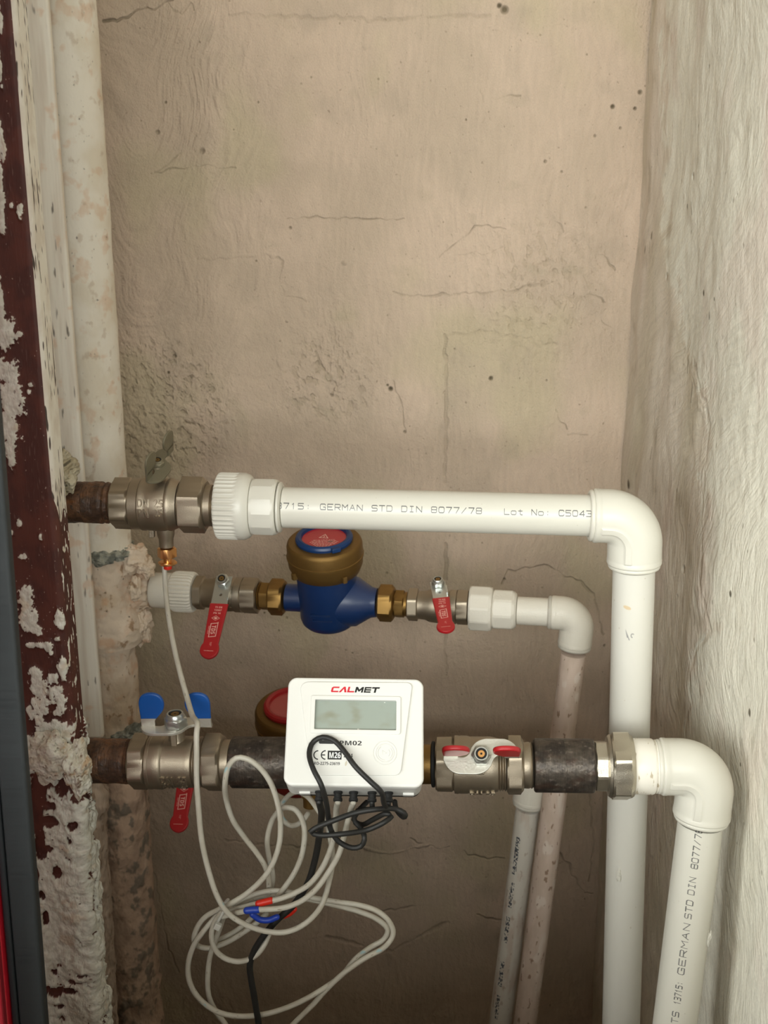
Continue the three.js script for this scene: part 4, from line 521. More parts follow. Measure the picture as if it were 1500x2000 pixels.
// ================================================================ THE HEAT METER: flow tube in the lower run and the tilted white box on it
{
  const hm = thing('heat_meter', 'white electronic heat meter box with a grey display, tilted upward before the lower pipes', 'meter'), D = 0.668, C = at(693, 1428, D), t = depthAt(1428, D), k = t / F; hm.position.copy(C); hm.rotation.set(THREE.MathUtils.degToRad(-40), 0.012, THREE.MathUtils.degToRad(-0.7));
  const W = 269 * k, H = 209 * k / Math.cos(0.2), T = 0.030, inv = hm.quaternion.clone().invert();
  hm.updateMatrixWorld();
  // where a pixel's ray meets the front face, in the box's own plane
  const face = (px, py) => { const d = V3((px - 750) / F, (1000 - py) / F, -1).applyAxisAngle(V3(1, 0, 0), -PITCH), o = camera.position.clone().sub(C).applyQuaternion(inv), q = d.applyQuaternion(inv), s = -o.z / q.z; return [o.x + q.x * s, o.y + q.y * s]; };
  const taper = (g, z0, z1, a) => { const p = g.attributes.position; for (let i = 0; i < p.count; i++) { const f = clamp((p.getZ(i) - z0) / (z1 - z0)); p.setX(i, p.getX(i) * (1 + a * f)); p.setY(i, p.getY(i) * (1 + a * f)); } g.computeVertexNormals(); return g; };
  const plate = roundRect(W, H, 0.0062), [dx0, dy0] = face(617, 1368), [dx1, dy1] = face(773, 1427);
  const lcd = [(dx0 + dx1) / 2, (dy0 + dy1) / 2, dx1 - dx0, Math.abs(dy1 - dy0)], hole = (s, g) => { const q = new THREE.Path(); roundRect(lcd[2] + g, lcd[3] + g, .0006, lcd[0], lcd[1], q); s.holes.push(q); return s; };
  part('cover', [extrude(hole(plate, .0006), 0.004, 0.0016, { seg: 4 }).translate(0, 0, -0.004)], M.boxWhite, hm);
  const hs = roundRect(W - 0.0006, H - 0.0006, 0.0062); part('housing', extrude(hs, T, 0.002, { seg: 3 }).translate(0, 0, -0.0046 - T), std(0xd8d7d2, 0.5), hm);
  part('base', extrude(roundRect(W * .97, H * .95, .006), .012, .001).translate(W * .012, 0, -0.0050 - T - .012), M.black, hm);
  // raised trapezoid panel with the print
  const pp = [[612, 1333], [586, 1357], [604, 1503], [617, 1515], [770, 1515], [783, 1502], [805, 1352], [797, 1334]].map(([x, y]) => face(x, y)), ps = new THREE.Shape(); ps.moveTo(...face(606, 1332.5)); ps.lineTo(...face(794, 1334)); ps.quadraticCurveTo(...face(807, 1335), ...face(804, 1349)); ps.lineTo(...face(784, 1502)); ps.quadraticCurveTo(...face(782, 1515), ...face(769, 1515)); ps.lineTo(...face(622, 1515)); ps.quadraticCurveTo(...face(607, 1514), ...face(605, 1502)); ps.lineTo(...face(587, 1347)); ps.quadraticCurveTo(...face(588, 1333), ...face(606, 1332.5));
  const [x0, y1] = face(580, 1326), [x1, y0] = face(812, 1520), PW = 1160, PH = Math.round(1160 * (y1 - y0) / (x1 - x0)), cx = (px, py) => { const [a, b] = face(px, py); return [(a - x0) / (x1 - x0) * PW, (y1 - b) / (y1 - y0) * PH]; };
  const print = canvasMap(PW, PH, (g, w, h) => {
    g.fillStyle = '#e3e2dd'; g.fillRect(0, 0, w, h); g.lineJoin = 'miter'; const T = (str, a, b, top, bot, col, f = 'bold', sk = 0) => { const [ax, ay] = cx(a, bot), [bx, by] = cx(b, bot), [, ty] = cx(a, top), hh = ay - ty; g.save(); g.translate(ax, ay); g.transform(1, 0, sk, 1, 0, 0); g.fillStyle = col; g.font = `${f} ${hh / .72}px sans-serif`; const m = g.measureText(str).width; g.scale((bx - ax) / m, 1); g.fillText(str, 0, 0); g.restore(); };
    // the wide slanted wordmark, letter by letter in a 0..6 x 0..1 field
    const [lx, ly] = cx(645.5, 1353), [rx] = cx(742, 1353), [, lt] = cx(645, 1342), lh = ly - lt, lw = (rx - lx - lh * .25) / 6, st = lh * .26;
    const poly = (i, pts) => { g.beginPath(); pts.forEach(([x, y], j) => { const X = lx + (i + x) * lw + (1 - y) * lh * .25 , Y = lt + y * lh; j ? g.lineTo(X, Y) : g.moveTo(X, Y); }); g.closePath(); g.fill(); }; const s = .26, w1 = .22;
    g.fillStyle = '#cf2433'; poly(0, [[.95, 0], [.2, 0], [.02, .2], [.02, .82], [.14, 1], [.95, 1], [.95, 1 - s], [.27, 1 - s], [.27, s], [.95, s]]); poly(1, [[0, 1], [.5, 0], [.72, 0], [1, 1], [.74, 1], [.56, .36], [.3, 1]]); poly(2, [[.05, 0], [.3, 0], [.3, 1 - s], [.93, 1 - s], [.93, 1], [.05, 1]]);
    g.fillStyle = '#111'; poly(3, [[.02, 1], [.02, 0], [.25, 0], [.52, .48], [.8, 0], [1.02, 0], [1.02, 1], [.8, 1], [.8, .46], [.58, .82], [.46, .82], [.24, .46], [.24, 1]]); for (const y of [0, .38, .76]) poly(4, [[.14, y], [.98, y], [.98, y + .24], [.14, y + .24]]); poly(4, [[.14, 0], [.34, 0], [.34, 1], [.14, 1]]); poly(5, [[.05, 0], [1, 0], [1, s], [.64, s], [.64, 1], [.4, 1], [.4, s], [.05, s]]);
    const [ex, ey] = cx(623, 1446.5), [fx, fy] = cx(653, 1454); g.fillStyle = '#2e2e2e'; g.beginPath(); g.roundRect(ex, ey, fx - ex, fy - ey, (fy - ey) * .45); g.fill();
    T('PM02', 662, 707, 1447.5, 1456, '#222', 'bold'); const [mx, my] = cx(640.5, 1467), [nx, ny] = cx(667, 1484.5); g.fillStyle = '#111'; g.fillRect(mx, my, nx - mx, ny - my); T('M26', 642, 665.5, 1470, 1481.5, '#f4f4f2'); T('2184', 671, 689, 1472.5, 1480, '#222'); T('RO-2275-23619', 613, 664, 1488.5, 1494.5, '#222');
    g.strokeStyle = '#111'; const arc = (px) => { const [a, b] = cx(px, 1475.5), [, q] = cx(px, 1467.3), r = b - q; g.lineWidth = r * .26; g.beginPath(); g.arc(a, b, r, Math.PI * .5, Math.PI * 1.5); g.stroke(); return [a, b, r]; }; arc(621.5); const [ea, eb, er] = arc(636); g.beginPath(); g.moveTo(ea - er, eb); g.lineTo(ea - er * .1, eb); g.stroke();
    const q = rng(12); for (let i = 0; i < 26; i++) { g.fillStyle = `rgba(120,115,100,${.15 + .3 * q()})`; g.fillRect(q() * w, q() * h, 1 + 3 * q(), 1 + 2 * q()); } g.fillStyle = 'rgba(190,178,150,.6)'; const [sx, sy] = cx(676, 1492); g.beginPath(); g.ellipse(sx, sy, 10, 24, .2, 0, 7); g.fill();
  });
  const planar = (g) => { const p = g.attributes.position, u = g.attributes.uv; for (let i = 0; i < u.count; i++) u.setXY(i, (p.getX(i) - x0) / (x1 - x0), (p.getY(i) - y0) / (y1 - y0)); return g; };
  part('front_panel', planar(extrude(hole(ps, .0006), .0017, .0005).translate(0, 0, -.0002)), std(0xffffff, .45, 0, { map: print }), hm);
  const bz = roundRect(lcd[2] + .0066, lcd[3] + .0060, .0016, lcd[0], lcd[1]); hole(bz, .0004); part('display_bezel', extrude(bz, .0014, .0005).translate(0, 0, .0012), M.boxWhite, hm);
  const smudge = canvasMap(512, 256, (g, w, h) => { g.fillStyle = '#98a299'; g.fillRect(0, 0, w, h); const r = rng(6), d = g.getImageData(0, 0, w, h); for (let y = 0; y < h; y++) for (let x = 0; x < w; x++) { const n = fbm(x / 150, y / 130, 0, 3), e = .6 * sstep(-.1, 1.3, n + .6 * Math.exp(-(((x - 95) / 60) ** 2 + ((y - 120) / 34) ** 2)) + .5 * Math.exp(-(((x - 260) / 38) ** 2 + ((y - 120) / 70) ** 2))) + .03 * (r() - .5), i = (y * w + x) * 4; d.data[i] = lerp(152, 128, e); d.data[i + 1] = lerp(162, 126, e); d.data[i + 2] = lerp(153, 104, e); } g.putImageData(d, 0, 0); g.fillStyle = '#f0efe8'; g.fillRect(268, 240, 12, 9); g.fillRect(282, 246, 10, 8); g.fillRect(434, 8, 8, 5); });
  const lp = new THREE.PlaneGeometry(lcd[2] + .0005, lcd[3] + .0005).translate(lcd[0], lcd[1], -.0006); part('display', lp, std(0xffffff, .25, 0, { map: smudge, clearcoat: 1, clearcoatRoughness: .08 }), hm);
  // moulded emblem
  const [nx, ny] = face(751.5, 1471.5), rg = (r, a, b) => new THREE.TorusGeometry(r * k, .00035, 6, 48, b).rotateZ(a).translate(nx, ny, .0015); part('emblem', [rg(22.5, 0, TAU), rg(17.5, 0, TAU), rg(14, 2.1, 2.6), rg(14, -.8, 1.5), rg(9, -.7, 1.4), new THREE.TorusGeometry(5.5 * k, .00035, 6, 3).translate(nx - 2 * k, ny, .0015)], M.boxWhite, hm);
  const [sa, sb] = face(586, 1538), [sc, sd] = face(793, 1540);
  for (const px of [580, 788]) { const [a] = face(px, 1530); part('side_clip', new RoundedBoxGeometry(.0075, .0016, .005, 1, .0004).translate(a + .004, -H / 2 - .0004, -.024), M.boxWhite, hm); }
  // cable glands under the box
  const glandX = [622, 659, 690, 727, 760]; var glandAt = []; 
  for (const px of glandX) { const [a] = face(px, 1530), g = new THREE.Group(); g.name = 'cable_gland'; hm.add(g); g.position.set(a, -H / 2, -.019); g.rotation.z = -Math.PI / 2; part('gland', turned([[0, .0022], [0, .0030], [.0012, .0031], [.0014, .0026], [.0042, .0026], [.0044, .0030], [.0062, .0031], [.0066, .0025]], { n: 24 }), M.rubber, g); hm.updateMatrixWorld(); glandAt.push(g.localToWorld(V3(.0062, 0, 0))); }
  // the flow tube of the meter, in line with the run
  const ft = thing('flow_sensor', 'brass flow tube of the heat meter, showing between the white box and the red-handled valve', 'sensor'); lower.place(ft, 720);
  part('tube', turned(lower.prof(720, [[590.5, 34], [590.5, 38], ...[600, 640, 680, 720, 760, 800].map((x) => [x, 38]), [842, 38], [842, 34]]), { n: 64 }), M.brass, ft); part('black_washer', turned(lower.prof(720, [[842.3, 38], [842.3, 40], [844, 44], [849, 44], [850, 40], [850.5, 38]]), { n: 48 }), M.rubber, ft);
  const kk = lower.k(600); part('mounting_post', new RoundedBoxGeometry(.03, .012, .034, 2, .002).translate(0, .012, .026), M.black, ft);
  const ts = thing('temperature_sensor', 'brass hexagonal sensor plug hanging under the white meter box', 'sensor'); const b = lower.p(lower.s(604)); ts.position.set(b.x, b.y - 38.5 * kk, b.z); ts.rotation.z = -Math.PI / 2;
  part('brass_nut', turned(hexNut(0, .013, .0066, TAU / 12 + .2), { n: 48 }), M.brass, ts); part('plug', turned([[.0132, .0052], [.0215, .0052], [.0225, .004]], { n: 32 }), M.brass, ts);
}

// ================================================================ LEFT SIDE: painted riser, board, frame, door edge
const stain = (seed, base, spots, dirt, rough) => painted(2048, 640, 0, 1.3, -0.24, 0, (v, u) => {
  const n = fbm(u * 26 + seed, v * 24, 0, 4), n2 = fbm(u * 90 + seed, v * 80, 0, 4), n3 = noise(u * 420, v * 300, seed), w = fbm(u * 46 + seed * 2, v * 46 + 9, 0, 4);
  let c = mix3(base, [base[0] - 10, base[1] - 13, base[2] - 18], sstep(-.2, .5, n)); c = mix3(c, [204, 158, 124], spots * sstep(spots > .8 ? .06 : .22, .5, w) * (.6 + .4 * n2)); c = mix3(c, [150, 120, 92], dirt * sstep(.3, .6, n2)); if (n3 > .5) c = mix3(c, [86, 78, 68], (.35 + dirt) * sstep(.55, .8, n3) * sstep(0, .3, n2 + .1));
  return [...c, .5 + rough * (.22 * n2 + .2 * n)];
});
{
  const RZ = 1.0, g = thing('riser_pipe', 'thick cream-painted riser pipe with a mortared tee branching to the blue meter run', 'pipe'), base = at(203, 1155, RZ); g.position.copy(base);
  const k = depthAt(1155, RZ) / F, R = 58 * k, up = (geo) => geo.rotateZ(Math.PI / 2), Y = (py) => { const p = at(200, py, RZ); return p.y - base.y; };
  const pipeMat = (() => { const t = stain(5, [232, 225, 212], .5, .22, 1); return std(0xffffff, .62, 0, { ...t, bumpScale: .0015 }); })(), low = std(0xffffff, .8, 0, { ...stain(17, [216, 198, 178], .85, .8, 1), bumpScale: .004 }), mort = std(0xffffff, .95, 0, { ...painted(256, 256, 0, .1, -.1, 0, (u, v) => { const n = fbm(u * 140, v * 140, 0, 4); return [...mix3([160, 160, 148], [112, 114, 106], sstep(-.3, .3, n)), .5 + .4 * n]; }, THREE.RepeatWrapping), bumpScale: .004 });
  const col = (y0, y1, r, amp, freq, mat, name, m = 60, prof) => { const rows = []; for (let i = 0; i <= m; i++) { const x = lerp(y0, y1, i / m); rows.push([x, prof ? prof(x) : r]); } return part(name, up(turned(rows, { n: 96, R, rad: (x, th, q) => q + amp * fbm(x * freq, Math.cos(th) * freq * R + 7, Math.sin(th) * freq * R, 3), crease: 1.2 })), mat, g); };
  col(Y(1075), Y(-60) + .5, R, .0008, 30, pipeMat, 'pipe', 90);
  col(Y(1250), Y(1078), R, .0030, 45, low, 'tee_fitting', 70, (x) => { const top = Y(1090), bot = Y(1245); return R * (1.03 + .26 * sstep(Y(1150), Y(1228), x) - .05 * sstep(Y(1236), Y(1250), x)); });
  col(Y(1425), Y(1246), R * .94, .0022, 40, low, 'lower_pipe', 60); col(Y(1445), Y(1418), R * 1.02, .006, 90, mort, 'mortar_ring', 24); col(Y(1075) - .004, Y(1062), R * 1.0, .005, 120, mort, 'mortar_ring', 24);
  col(Y(2150), Y(1445), R * 1.04, .0028, 40, std(0xffffff, .85, 0, { ...painted(1024, 512, -.7, .1, -.24, 0, (v, u) => { const n = fbm(u * 40, v * 40, 0, 4), n2 = fbm(u * 90 + 6, v * 70, 0, 4), mo = sstep(.02, .3, fbm(u * 34 + 4, v * 22 + 9, 0, 4) + .5 * n2 + .25 * noise(u * 330, v * 260, 2)); let c = mix3([196, 168, 146], [176, 150, 130], sstep(-.3, .3, n)); c = mix3(c, [96, 92, 84], .6 * mo * sstep(-.1, .3, n2 + .1)); return [...c, .5 + .4 * n2]; }), bumpScale: .004 }), 'lower_pipe', 80);
  // branch towards the meter run with its mortar
  const br = cold.prof(300, [[206, 44], [250, 45], [262, 46], [272, 44], [284, 42], [290, 38], [300, 35]]), sub = new THREE.Group(); sub.name = 'tee_branch'; g.add(sub); const p0 = cold.p(cold.s(300)).sub(base); sub.position.copy(p0); sub.quaternion.copy(cold.q);
  const rr = []; for (let i = 0; i <= 40; i++) { const x = lerp(br[0][0], br.at(-1)[0] - .0015, i / 40); let r = br[0][1]; for (let j = 0; j < br.length - 1; j++) if (x >= br[j][0]) r = lerp(br[j][1], br[j + 1][1], clamp((x - br[j][0]) / (br[j + 1][0] - br[j][0]))); rr.push([x, r]); }
  part('branch_socket', turned(rr, { n: 80, rad: (x, th, r) => r + .0036 * fbm(x * 80, Math.cos(th) * 3, Math.sin(th) * 3 + 4, 4), crease: 1.2 }), low, sub);
  const L = (px, py, D, sx, sy, sz, sd, m) => lump(at(px, py, D).sub(base), sx, sy, sz, 1.5, .4, sd, 3);
  part('mortar_lump', [L(215, 1083, .985, .02, .007, .012, 3), L(195, 1090, .975, .014, .007, .01, 9)], mort, g); part('mortar_lump', [L(258, 1092, .995, .016, .016, .014, 5), L(285, 1108, .99, .009, .010, .01, 8), L(264, 1150, .975, .006, .012, .005, 12), L(270, 1218, 1.0, .014, .02, .014, 15)], low, g);
  part('mortar_lump', [L(250, 1432, .985, .02, .01, .016, 21), L(282, 1430, 1.0, .012, .011, .012, 22)], mort, g);
}
{ // the second, thinner rough pipe low on the left, and the board above it
  const D = .93, b = thing('board', 'narrow cream-painted board standing upright between the brown frame and the riser pipe', 'board'), tx = (px, py) => at(px, py, D).x, xr = tx(131, 500), xl = tx(58, 500), y1 = 1.75, y0 = at(0, 1442, D).y, w = xr - xl + .02; b.position.set(xr - w / 2, y0, -D);
  const bm = std(0xffffff, .6, 0, { ...painted(256, 2048, -.1, .1, 0, 1.1, (u, v) => { const n = fbm(u * 120, v * 9, 0, 4), n2 = fbm(u * 60, v * 50, 0, 4), n3 = noise(u * 500, v * 60, 3.1), e = noise(u * 40, v * 30, 8.3); let c = mix3([232, 225, 212], [218, 207, 192], sstep(-.3, .4, n)); c = mix3(c, [214, 172, 140], .4 * sstep(.25, .55, n2)); if (n3 > .45 && e > .1) c = mix3(c, [92, 84, 74], .8 * sstep(.45, .7, n3)); return [...c, .5 + .2 * n + .1 * n3]; }), bumpScale: .0012 });
  const rb = new RoundedBoxGeometry(w, y1 - y0, .007, 3, .0022), p = rb.attributes.position, u = rb.attributes.uv; rb.translate(0, (y1 - y0) / 2, -.0035); for (let i = 0; i < u.count; i++) u.setXY(i, p.getX(i), p.getY(i)); part('plank', rb, bm, b);
  const a = new Axis(at(176, 1530, .95), at(203, 2000, .95)), t = thing('plastered_pipe', 'thin rough pipe crusted with old paint low between the plastered frame and the riser', 'pipe'); a.place(t, 1540, 1);
  const cm = std(0xffffff, .9, 0, { ...painted(256, 1024, 0, .6, -.12, .02, (v, u2) => { const n = fbm(v * 50, u2 * 60, 0, 4), n2 = fbm(v * 150, u2 * 160, 0, 4); let c = mix3([200, 180, 162], [180, 160, 142], sstep(-.3, .3, n)); c = mix3(c, [128, 104, 86], .55 * sstep(.25, .5, n2)); return [...c, .5 + .35 * n2 + .15 * n]; }), bumpScale: .005 });
  const pr = a.prof(1540, [[1446, 26], [1500, 26], [1535, 27], [1540, 35], [1574, 36], [1584, 28], [1640, 28], [2150, 30]], 1), rows = []; for (let i = 0; i <= 120; i++) { const x = lerp(pr[0][0], pr.at(-1)[0], i / 120); let r = pr[0][1]; for (let j = 0; j < pr.length - 1; j++) if (x >= pr[j][0]) r = lerp(pr[j][1], pr[j + 1][1], clamp((x - pr[j][0]) / (pr[j + 1][0] - pr[j][0]))); rows.push([x, r]); }
  part('pipe', turned(rows, { n: 72, rad: (x, th, r) => r + .0026 * fbm(x * 45, Math.cos(th) * 1.6, Math.sin(th) * 1.6 + 2, 4), crease: 1.2 }), cm, t);
}
{ // the brown frame post with plaster daubed over it
  const D = .72, xr = at(110, 1000, D).x, w = .085, dep = .022, y0 = .45, y1 = 1.75, U1 = w + dep, post = thing('frame_post', 'dark brown painted metal frame post at the left, daubed and crusted with white plaster', 'post'); post.position.set(xr - w, y0, -D);
  const S = (px, py) => { const p = at(px, py, D); return [p.x - (xr - w), p.y]; };
  const W = 640, H = 2048, V0 = .66, V1 = 1.66, f = field(W, H, 0, U1, V0, V1);
  // daubs: outlines are broken by noise; each is an ellipse (px, py, rx, ry) with a height
  const daub = (px, py, rx, ry, h = 1) => { const [u, v] = S(px, py), k = depthAt(py, D) / F, R = Math.max(rx, ry) * k * 1.5; f.stamp(u, v, R, (i, d, dx, dy) => { const e = Math.hypot(dx / (rx * k), dy / (ry * k)); f.H[i] = Math.max(f.H[i], 1.25 - e); }); };
  for (const d of [[0, 30, 5, 40], [0, 120, 4, 50], [3, 275, 8, 40], [2, 360, 7, 60], [3, 420, 8, 50], [22, 402, 5, 6], [40, 412, 8, 14], [4, 600, 5, 60], [8, 650, 24, 40], [38, 652, 7, 6], [10, 725, 30, 26], [22, 775, 26, 60], [18, 835, 22, 45], [22, 870, 12, 40], [60, 752, 5, 5], [57, 765, 4, 6], [38, 1022, 6, 9], [80, 1048, 4, 9], [46, 1088, 10, 7], [24, 1040, 3, 6], [52, 1165, 16, 28], [55, 1205, 22, 30], [70, 1228, 14, 14], [118, 1210, 11, 22], [112, 1246, 8, 6], [62, 1260, 12, 6], [80, 1258, 16, 8], [95, 1264, 9, 14], [100, 1274, 6, 8], [68, 1320, 16, 22], [78, 1345, 18, 34], [122, 1308, 9, 28], [105, 1325, 14, 16], [112, 1345, 14, 12], [100, 1352, 6, 16], [120, 1372, 14, 20], [92, 1372, 26, 10], [80, 1384, 16, 16], [115, 1390, 12, 10], [78, 1408, 10, 16], [90, 1425, 24, 18], [112, 1418, 12, 16], [60, 1390, 10, 16], [66, 1370, 6, 10], [105, 1448, 20, 16], [128, 1440, 12, 18], [88, 1485, 26, 32, 1], [110, 1500, 30, 24], [150, 1505, 26, 30], [130, 1475, 12, 14], [100, 1545, 24, 22], [120, 1570, 30, 24], [68, 1500, 6, 60], [140, 1560, 20, 20], [90, 1590, 22, 16], [115, 1620, 34, 30], [135, 1660, 34, 40], [105, 1690, 26, 30], [75, 1605, 6, 30], [120, 1730, 44, 46], [150, 1740, 30, 50], [100, 1780, 24, 40], [130, 1800, 50, 50], [110, 1860, 40, 40], [150, 1850, 40, 60], [120, 1910, 50, 40], [160, 1960, 50, 60], [110, 1970, 30, 40], [140, 2040, 60, 60]]) daub(...d);
  const lowV = at(0, 1430, D).y, midV = at(0, 1010, D).y;
  const holes = [[75, 1545, 14, 46], [68, 1600, 16, 34], [97, 1602, 15, 13], [80, 1650, 12, 40], [112, 1700, 9, 15], [96, 1655, 10, 8], [92, 1790, 6, 18], [108, 1935, 14, 9], [132, 1930, 24, 5], [152, 1914, 20, 5], [88, 1930, 10, 14], [76, 1500, 7, 34], [100, 1572, 13, 9], [128, 1530, 8, 10], [150, 1560, 10, 8], [70, 1700, 8, 26], [84, 1745, 7, 10], [142, 1610, 9, 9], [128, 1465, 7, 9], [90, 1450, 8, 6], [118, 1960, 12, 5], [160, 1900, 14, 4]].map(([x, y, a, b]) => { const [u, v] = S(x, y), k = depthAt(y, D) / F; return [u, v, a * k, b * k]; });
  const hole = (u, v) => { let m = 0; for (const [a, b, c, d] of holes) { const e = ((u - a) / c) ** 2 + ((v - b) / d) ** 2; if (e < 2.2) m = Math.max(m, 1.3 - Math.sqrt(e)); } return m; };
  const cover = (u, v) => { if (v < lowV + .03 * noise(u * 50, v * 40)) { const q = fbm(u * 62, v * 48, 0, 4, .6), z = noise(u * 420, v * 360, 1.5); return .42 + .2 * sstep(at(0, 1560, D).y, at(0, 1680, D).y, v) + .8 * q + .2 * z - 1.1 * hole(u, v) + .25 * Math.max(0, f.at(u, v)[0]); } if (u > w - .001) return v > midV ? .1 : .12 + .62 * noise(u * 260, v * 120, 3) + .2 * noise(u * 600, v * 400, 6); const e = 1.0 * fbm(u * 150, v * 130, 0, 4, .62) + .35 * noise(u * 620, v * 560, 1.5), b = f.at(u, v)[0]; return b > 0 ? b + .62 * e : .42 * e - .25; };      // > 0.35 plaster
  const body = (u, v) => { const m = sstep(.26, .5, cover(u, v)), [, py] = project(V3(xr - w + u, v, -D)), thick = u > w && py < 1430 ? .0003 : .0018 + .0022 * sstep(1430, 1480, py); return m * thick * (1 + .75 * fbm(u * 60, v * 46, 0, 3) + .3 * noise(u * 240, v * 190, 6.1)); };
  const tex = painted(W, H, 0, U1, V0, V1, (u, v) => {
    const c0 = cover(u, v), m = sstep(.30, .38, c0), n = fbm(u * 60, v * 40, 0, 4), n2 = fbm(u * 260, v * 230, 0, 3), sc = noise(u * 900, v * 160, 2.2), fl = noise(u * 700, v * 560, 9.3);
    if (u > w - .002 && v > midV + .03 * noise(u * 80, v * 20)) { const q = noise(u * 330, v * 26, 3) + .5 * noise(u * 700, v * 120, 5), cr = mix3([234, 228, 216], [220, 210, 196], sstep(-.3, .4, n)); return [...mix3(cr, [74, 62, 54], sstep(.34, .5, q)), .42 - .08 * sstep(.34, .5, q) + .05 * n2]; }
    let br = mix3([92, 47, 36], [76, 38, 30], sstep(-.3, .3, n)); br = mix3(br, [132, 112, 104], .5 * sstep(.3, .7, sc) * sstep(-.05, .35, n + .4 * noise(u * 30, v * 9, 4))); if (fl > .62) br = mix3(br, [190, 178, 164], .8 * sstep(.62, .75, fl));
    let pl = mix3([236, 235, 224], [220, 217, 204], sstep(-.3, .4, n2)); pl = mix3(pl, [214, 190, 162], .4 * sstep(.3, .55, fbm(u * 48 + 4, v * 40 + 7, 0, 4))); if (noise(u * 380, v * 330, 5) > .55) pl = mix3(pl, [72, 48, 40], .75 * sstep(.5, .7, noise(u * 380, v * 330, 5)) * sstep(-.1, .2, noise(u * 40, v * 30, 3)));
    return [...mix3(br, pl, m), .35 + .1 * m + .22 * m * n2 + .05 * m * noise(u * 900, v * 500) + .02 * sc];
  });
  const mat = std(0xffffff, .62, 0, { ...tex, bumpScale: .0028 }), nu = 120, nv = 700, pos = [], uv = [], idx = [], rc = .005;
  for (let j = 0; j <= nv; j++) for (let i = 0; i <= nu; i++) { const u = U1 * i / nu, v = lerp(y0, y1, j / nv), h = body(u, clamp(v, V0, V1)); let x, z, nx, nz; // front face, rounded corner, right side
    if (u < w - rc) { x = u; z = 0; nx = 0; nz = 1; } else if (u > w + rc * .57) { x = w; z = -(u - w - rc * .57) - rc; nx = 1; nz = 0; } else { const a = (u - w + rc) / (rc * 1.57) * Math.PI / 2; nx = Math.sin(a); nz = Math.cos(a); x = w - rc + rc * nx; z = -rc + rc * nz; }
    pos.push(x + nx * h, v - y0, z + nz * h); uv.push(u, v); }
  for (let j = 0; j < nv; j++) for (let i = 0; i < nu; i++) { const a = j * (nu + 1) + i, b = a + nu + 1; idx.push(a, a + 1, b, a + 1, b + 1, b); }
  const g = new THREE.BufferGeometry(); g.setAttribute('position', new THREE.Float32BufferAttribute(pos, 3)); g.setAttribute('uv', new THREE.Float32BufferAttribute(uv, 2)); g.setIndex(idx); g.computeVertexNormals();
  const back = box(w - .003, y1 - y0, dep - .008, (w - .003) / 2, (y1 - y0) / 2, -dep / 2 - .003); { const u = back.attributes.uv; for (let i = 0; i < u.count; i++) u.setXY(i, .05, 1.0); }
  part('post_body', [g, back], mat, post);
  // crumbling plaster where the two pipes leave the frame
  const plm = std(0xffffff, .95, 0, { ...painted(256, 256, 0, .12, 0, .12, (u, v) => { const n = fbm(u * 110, v * 110, 0, 4), n2 = fbm(u * 300, v * 300 + 4, 0, 3); let c = mix3([198, 190, 168], [176, 164, 138], sstep(-.3, .3, n)); c = mix3(c, [92, 84, 68], .8 * sstep(.3, .5, n2)); return [...c, .5 + .4 * n2]; }, THREE.MirroredRepeatWrapping), bumpScale: .004 });
  const Lp = (px, py, Dz, a, b2, c, s) => lump(at(px, py, Dz).sub(post.position), a, b2, c, 1.4, .42, s, 4);
  part('plaster_lump', [Lp(124, 922, .80, .010, .016, .02, 4), Lp(114, 948, .79, .006, .014, .02, 6), Lp(112, 905, .785, .005, .012, .015, 16)], plm, post, 'crumbling plaster above the upper rusty pipe');
  part('plaster_lump', [Lp(141, 1438, .755, .008, .013, .012, 7), Lp(150, 1500, .715, .010, .02, .014, 8), Lp(92, 1478, .712, .018, .017, .009, 11)], mat2(), post, 'thick plaster around the lower rusty pipe');
  function mat2() { return std(0xffffff, .95, 0, { ...painted(256, 256, 0, .12, 0, .12, (u, v) => { const n = fbm(u * 90, v * 90, 0, 4), n2 = fbm(u * 260, v * 260 + 4, 0, 3); let c = mix3([232, 229, 217], [214, 206, 188], sstep(-.3, .3, n)); c = mix3(c, [200, 160, 120], .6 * sstep(.25, .5, n)); c = mix3(c, [88, 60, 42], .6 * sstep(.38, .55, n2)); return [...c, .5 + .4 * n2]; }, THREE.MirroredRepeatWrapping), bumpScale: .003 }); }
}
{ // open cabinet door at the far left: dark grey edge profile and red face
  const D = .56, d = thing('cabinet_door', 'open red door with a dark grey metal edge profile at the lower left', 'door'), e = new Axis(at(93, 2000, D), at(16, 1000, D)); d.position.copy(e.a); d.quaternion.setFromRotationMatrix(new THREE.Matrix4().makeBasis(e.dir.clone().cross(V3(0, 0, 1)), e.dir, V3(0, 0, 1)));
  const k = depthAt(2000, D) / F, w = 50 * k, L = 1.1; d.updateMatrixWorld();
  part('edge_profile', new RoundedBoxGeometry(w, L, .009, 3, .0022).translate(-w / 2, .32, 0), std(0x2b2f31, .5, .1, { bumpMap: fineGrain, bumpScale: .0001 }), d); part('edge_lip', new RoundedBoxGeometry(.004, L - .002, .008, 2, .0015).translate(-w - .0022, .32, .001), std(0x24282b, .45), d);
  part('red_panel', new RoundedBoxGeometry(.14, L - .004, .012, 2, .002).translate(-w - .0045 - .07, .32, .004), std(0xd2162e, .4, 0, { clearcoat: .3 }), d); part('seal_strip', new RoundedBoxGeometry(.003, L - .006, .006, 2, .001).translate(-w - .0062, .32, .0125), std(0x8c0e20, .5), d);
}

